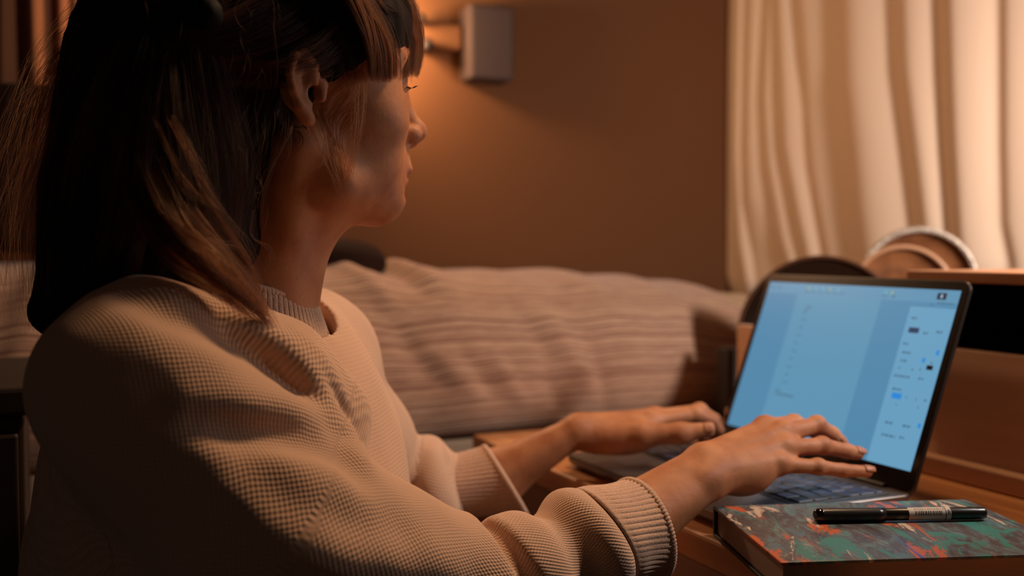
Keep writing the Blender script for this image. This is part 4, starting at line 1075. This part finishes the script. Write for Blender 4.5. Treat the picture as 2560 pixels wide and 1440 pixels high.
HM = [hairmat('dark_brown_hair', (30, 14, 7), .34), hairmat('brown_hair', (56, 26, 12), .34), hairmat('light_brown_hair', (88, 46, 22), .32)]
hairo = obj('hair', mesh('hair', up_h(V), Q), M['hair_base'], person, smooth=True)

def cr(pts, n):
    """Catmull-Rom through pts"""
    p = np.asarray(pts, float); p = np.vstack([2 * p[0] - p[1], p, 2 * p[-1] - p[-2]]); t = np.linspace(0, len(p) - 3 - 1e-6, n); i = t.astype(int); f = (t - i)[:, None]
    p0, p1, p2, p3 = p[i], p[i + 1], p[i + 2], p[i + 3]
    return .5 * (2 * p1 + (-p0 + p2) * f + (2 * p0 - 5 * p1 + 4 * p2 - p3) * f ** 2 + (-p0 + 3 * p1 - 3 * p2 + p3) * f ** 3)
strands = [[], [], []]; radii = [[], [], []]
def tuft(px, n, r0, r1, rmid=None, rad=.000055, wav=.0008, npts=24, cut=.12, taper=.35, shade=None, clump=12):
    """n hairs along the sight-measured guide; spread r0 at the root to r1 at the tips"""
    g = cr([P(*q) for q in px], npts); T = np.linspace(0, 1, npts)
    spread = np.interp(T, [0, .5, 1], [r0, rmid if rmid is not None else (r0 + r1) / 2, r1])
    nc = max(1, n // clump)
    for c_ in range(n):
        if c_ % clump == 0:
            oc = RNG.normal(size=3) * np.array([1, .8, 1]); oc2 = oc * .75 + RNG.normal(size=3) * .5; sh = shade if shade is not None else int(RNG.choice(3, p=[.55, .33, .12]))
        o = oc + RNG.normal(size=3) * .30; o2 = oc2 + RNG.normal(size=3) * .22
        off = (o[None] * (1 - T[:, None]) + o2[None] * T[:, None]) * spread[:, None]
        ph = RNG.uniform(0, 6.28, 3); fr = RNG.uniform(4, 11, 3)
        w = np.stack([np.sin(T * fr[k] + ph[k]) for k in range(3)], 1) * wav * RNG.uniform(.3, 1.6)
        s = g + off + w * T[:, None] ** .5; e = RNG.uniform(1 - cut, 1)
        tt = T * e; s = np.stack([np.interp(tt, T, s[:, k]) for k in range(3)], 1)
        strands[sh].append(s); radii[sh].append(1.5 * rad * RNG.uniform(.7, 1.3) * np.interp(T, [0, .6, 1], [1, .9, taper]))
def sheet(ga, gb, rows, n, r, **kw):
    """tufts spread between two guides"""
    ga = np.array(ga, float); gb = np.array(gb, float)
    for i in range(rows):
        f = (i + RNG.uniform(.2, .8)) / rows; tuft((ga * (1 - f) + gb * f).tolist(), n, r * .8, r * .6, r, **kw)
# fringe
BG = [[(800, -150, .755), (862, -30, .750), (905, 60, .758), (925, 130, .768), (932, 206, .782)],
      [(820, -155, .760), (890, -30, .762), (945, 60, .780), (972, 130, .792), (978, 208, .802)],
      [(845, -155, .770), (925, -35, .785), (985, 55, .810), (1012, 125, .825), (1014, 202, .832)],
      [(870, -155, .785), (958, -40, .812), (1022, 50, .845), (1048, 125, .862), (1042, 196, .866)],
      [(900, -160, .82), (985, -50, .855), (1034, 38, .885), (1050, 115, .90), (1042, 192, .905)]]
for a, b_ in zip(BG[:-1], BG[1:]): sheet(a, b_, 10, 70, .0017, rad=.00007, wav=.0006, cut=.08)
for a in BG: tuft(a, 130, .006, .0012, .004, rad=.00007, cut=.08)
tuft([(860, -150, .785), (945, -40, .808), (1004, 50, .832), (1028, 125, .848), (1026, 202, .850)], 260, .008, .004, .007, rad=.00007, cut=.08)
# hair swept from the forehead back over the ear to the clip
sheet([(1010, -80, .85), (930, 10, .800), (850, 90, .772), (760, 150, .752), (640, 190, .735), (470, 190, .715)],
      [(900, -140, .80), (800, -90, .77), (700, -30, .745), (600, 30, .722), (500, 70, .705), (400, 90, .695)], 26, 130, .0036, rad=.00006, wav=.0014)
sheet([(960, 20, .815), (900, 100, .785), (835, 160, .770), (760, 195, .757), (660, 215, .745), (520, 225, .725)],
      [(1000, -60, .84), (920, 40, .795), (840, 120, .768), (750, 165, .750), (650, 195, .736), (500, 205, .712)], 10, 90, .003, rad=.00006, wav=.002, cut=.3)
sheet([(870, -180, .79), (740, -130, .75), (600, -60, .72), (480, 0, .70), (380, 40, .69)],
      [(800, -220, .80), (640, -190, .76), (500, -120, .72), (400, -60, .70), (330, -10, .70)], 9, 60, .004, rad=.00006, wav=.0014)
# temple hair crossing above the ear
for g_ in ([(900, 60, .790), (870, 130, .778), (820, 175, .768), (770, 190, .760), (720, 205, .752)], [(880, 120, .785), (850, 165, .775), (800, 185, .765), (740, 196, .757)], [(900, 40, .78), (850, 120, .765), (790, 165, .750), (720, 185, .735), (640, 190, .725)], [(860, 60, .77), (800, 120, .752), (730, 155, .735), (640, 170, .72)],
           [(930, 120, .81), (905, 165, .797), (880, 190, .79), (860, 210, .787)], [(880, 90, .785), (865, 160, .777), (868, 200, .777), (880, 235, .78)]):
    tuft(g_, 130, .005, .003, .004, wav=.0025, cut=.5)
# loose side strands in front of and behind the ear
for g_, n_ in (([(890, 120, .785), (912, 200, .783), (908, 290, .783), (890, 370, .780), (868, 450, .778), (848, 520, .780), (838, 565, .785)], 26),
            ([(875, 130, .782), (896, 210, .779), (893, 300, .779), (882, 380, .777), (874, 440, .776), (862, 500, .778)], 30),
            ([(900, 150, .79), (905, 240, .787), (880, 330, .784), (862, 410, .780), (852, 480, .779)], 14),
            ([(790, 300, .762), (812, 350, .760), (836, 420, .762), (848, 470, .766), (846, 530, .774), (832, 580, .782)], 18),
            ([(850, 170, .775), (880, 230, .778), (890, 300, .78), (880, 350, .78)], 16),
            ([(745, 280, .757), (728, 340, .750), (705, 385, .745), (686, 420, .742), (668, 470, .740), (650, 540, .742), (640, 600, .745)], 10),
            ([(700, 210, .752), (715, 300, .745), (700, 370, .742), (660, 440, .738), (640, 500, .738), (636, 560, .74)], 8),
            ([(735, 250, .757), (722, 320, .75), (722, 380, .748), (700, 440, .745)], 5),
            ([(640, 520, .742), (640, 590, .744), (680, 620, .75), (676, 660, .75), (650, 690, .75)], 6),
            ([(672, 240, .748), (668, 330, .74), (640, 430, .735), (625, 520, .735)], 8),
            ([(830, 180, .768), (812, 230, .765), (806, 280, .764)], 8), ([(920, 160, .80), (950, 180, .825), (960, 215, .84)], 6)):
    tuft(g_, n_, .0022, .0007, .0016, rad=.00006, wav=.0022, cut=.25, shade=2, clump=6)
# back hair falling over the shoulders
sheet([(560, 150, .72), (600, 300, .722), (620, 430, .73), (600, 560, .735), (570, 660, .725)], [(420, 150, .70), (430, 300, .685), (450, 440, .68), (480, 560, .68), (520, 660, .68)], 14, 45, .005, rad=.00006, wav=.002, shade=0)  # unlit near side: its shade put into the hair colour by the darkest tone
sheet([(420, 150, .70), (400, 300, .685), (380, 450, .675), (340, 600, .672), (300, 700, .68)], [(310, 120, .705), (245, 280, .70), (190, 450, .70), (150, 640, .70), (130, 800, .71)], 18, 50, .006, rad=.00006, wav=.0025)
sheet([(310, 60, .71), (235, 200, .71), (175, 400, .715), (120, 600, .72), (110, 800, .73)], [(290, 20, .74), (205, 150, .75), (145, 350, .75), (95, 600, .75), (85, 850, .75)], 10, 26, .010, rad=.00005, wav=.005)
sheet([(280, 40, .72), (150, 160, .73), (90, 330, .73), (40, 560, .73), (30, 800, .74)], [(320, 60, .76), (160, 200, .77), (60, 400, .77), (-10, 600, .77), (0, 820, .77)], 9, 20, .012, rad=.00006, wav=.006, cut=.4, clump=4)
# locks lying forward on the near shoulder
for g_, n_, r in (([(380, 430, .675), (440, 560, .668), (520, 650, .664), (600, 730, .672), (655, 785, .686), (692, 830, .700)], 260, .0042),
               ([(330, 460, .675), (400, 600, .668), (490, 680, .664), (570, 740, .67), (640, 800, .684)], 200, .005),
               ([(470, 520, .68), (540, 620, .685), (600, 700, .694), (645, 760, .703), (672, 800, .705)], 160, .004),
               ([(500, 480, .69), (570, 600, .70), (620, 680, .71), (650, 740, .715)], 140, .005),
               ([(354, 403, .672), (385, 480, .668), (417, 542, .666), (465, 585, .666), (514, 604, .67), (597, 618, .69)], 40, .0016),
               ([(430, 290, .68), (468, 360, .672), (500, 430, .67), (530, 490, .672), (556, 524, .676)], 45, .0026),
               ([(410, 300, .68), (455, 400, .67), (490, 470, .668), (535, 510, .672)], 30, .004),
               ([(330, 560, .672), (300, 650, .672), (240, 730, .685), (170, 800, .70), (110, 850, .72)], 200, .008)):
    tuft(g_, n_, r * .8, r * .35, r, rad=.00006, wav=.002, cut=.2)
# stray hairs
for _ in range(150):
    x, y = RNG.uniform(180, 700), RNG.uniform(-20, 520); d0 = .705 + RNG.uniform(-.02, .03); L_ = RNG.uniform(80, 320); dx = RNG.uniform(-90, 30)
    tuft([(x, y, d0), (x + dx * .3 + RNG.uniform(-20, 20), y + L_ * .4, d0 - .01), (x + dx, y + L_, d0)], 1, .001, .001, rad=.00004, wav=.004)
for _ in range(60):
    x, y = RNG.uniform(700, 960), RNG.uniform(-30, 150); d0 = np.interp(x, [700, 960], [.742, .80]); a = RNG.uniform(0, 3.1)
    L_ = RNG.uniform(30, 90); tuft([(x, y, d0), (x + L_ * .4, y + 10 * math.cos(a), d0 - .006), (x + L_ * math.cos(a) * .8, y + L_ * .8, d0)], 1, .001, .001, rad=.00004, wav=.004)
def curves(name, st_, rd_, m, parent):
    hc = bpy.data.hair_curves.new(name); hc.add_curves([len(s) for s in st_])
    pos = np.concatenate(st_).astype(np.float32); pos[:, 2] += H
    hc.attributes['position'].data.foreach_set('vector', pos.ravel())
    ra = hc.attributes.get('radius') or hc.attributes.new('radius', 'FLOAT', 'POINT'); ra.data.foreach_set('value', np.concatenate(rd_).astype(np.float32))
    o = bpy.data.objects.new(name, hc); COL.objects.link(o); hc.materials.append(m); o.parent = parent
    o.matrix_parent_inverse = world_of(parent).inverted(); return o
for k in range(3):
    hs = curves('hair_strands', strands[k], radii[k], HM[k], hairo); hs['kind'] = 'stuff'
# eyelashes and eyebrows
la = []; lr = []
for s in (-1, 1):
    for i in range(34):
        t = i / 33; a = hd(.0800 - .004 * t ** 2, (.021 + .024 * t) * s, .0215 + .0015 * math.sin(math.pi * t)); ln = .009 * (.7 + .3 * t)
        tip = a + HX * ln * .85 + HY * s * ln * .35 * t + HZ * (ln * .10)
        la.append(cr([a, (a + tip) / 2 - HZ * .0016, tip], 8)); lr.append(np.linspace(.00010, .00003, 8))
    for i in range(90):
        t = RNG.uniform(0, 1); a = hd(.0855 - .014 * t, (.012 + .036 * t) * s, .0385 + .005 * math.sin(math.pi * t * .8) + RNG.uniform(-.002, .002)); tip = a + HY * s * .006 + HZ * .002 - HX * .001
        la.append(cr([a, (a + tip) / 2 + HX * .0008, tip], 5)); lr.append(np.linspace(.00007, .00003, 5))
M['lash'] = mat('dark_lashes', (26, 16, 12), 0.5)
o = curves('eyelashes', la, lr, M['lash'], person); o['kind'] = 'stuff'
# hair clip
M['clip'] = mat('black_hair_clip', (9, 8, 7), 0.7, spec=0.15)
V, Q = surface([cone(P(318, 20, .745), P(440, -30, .72), .016, .018, .01), cone(P(440, -30, .72), P(520, 40, .70), .018, .012, .01), cone(P(380, -20, .74), P(400, 80, .75), .010, .005, .006)], (-.35, .64, .10), (-.16, .80, .30), .003)
obj('hair_clip', mesh('hair_clip', up_h(V), Q), M['clip'], person, smooth=True)
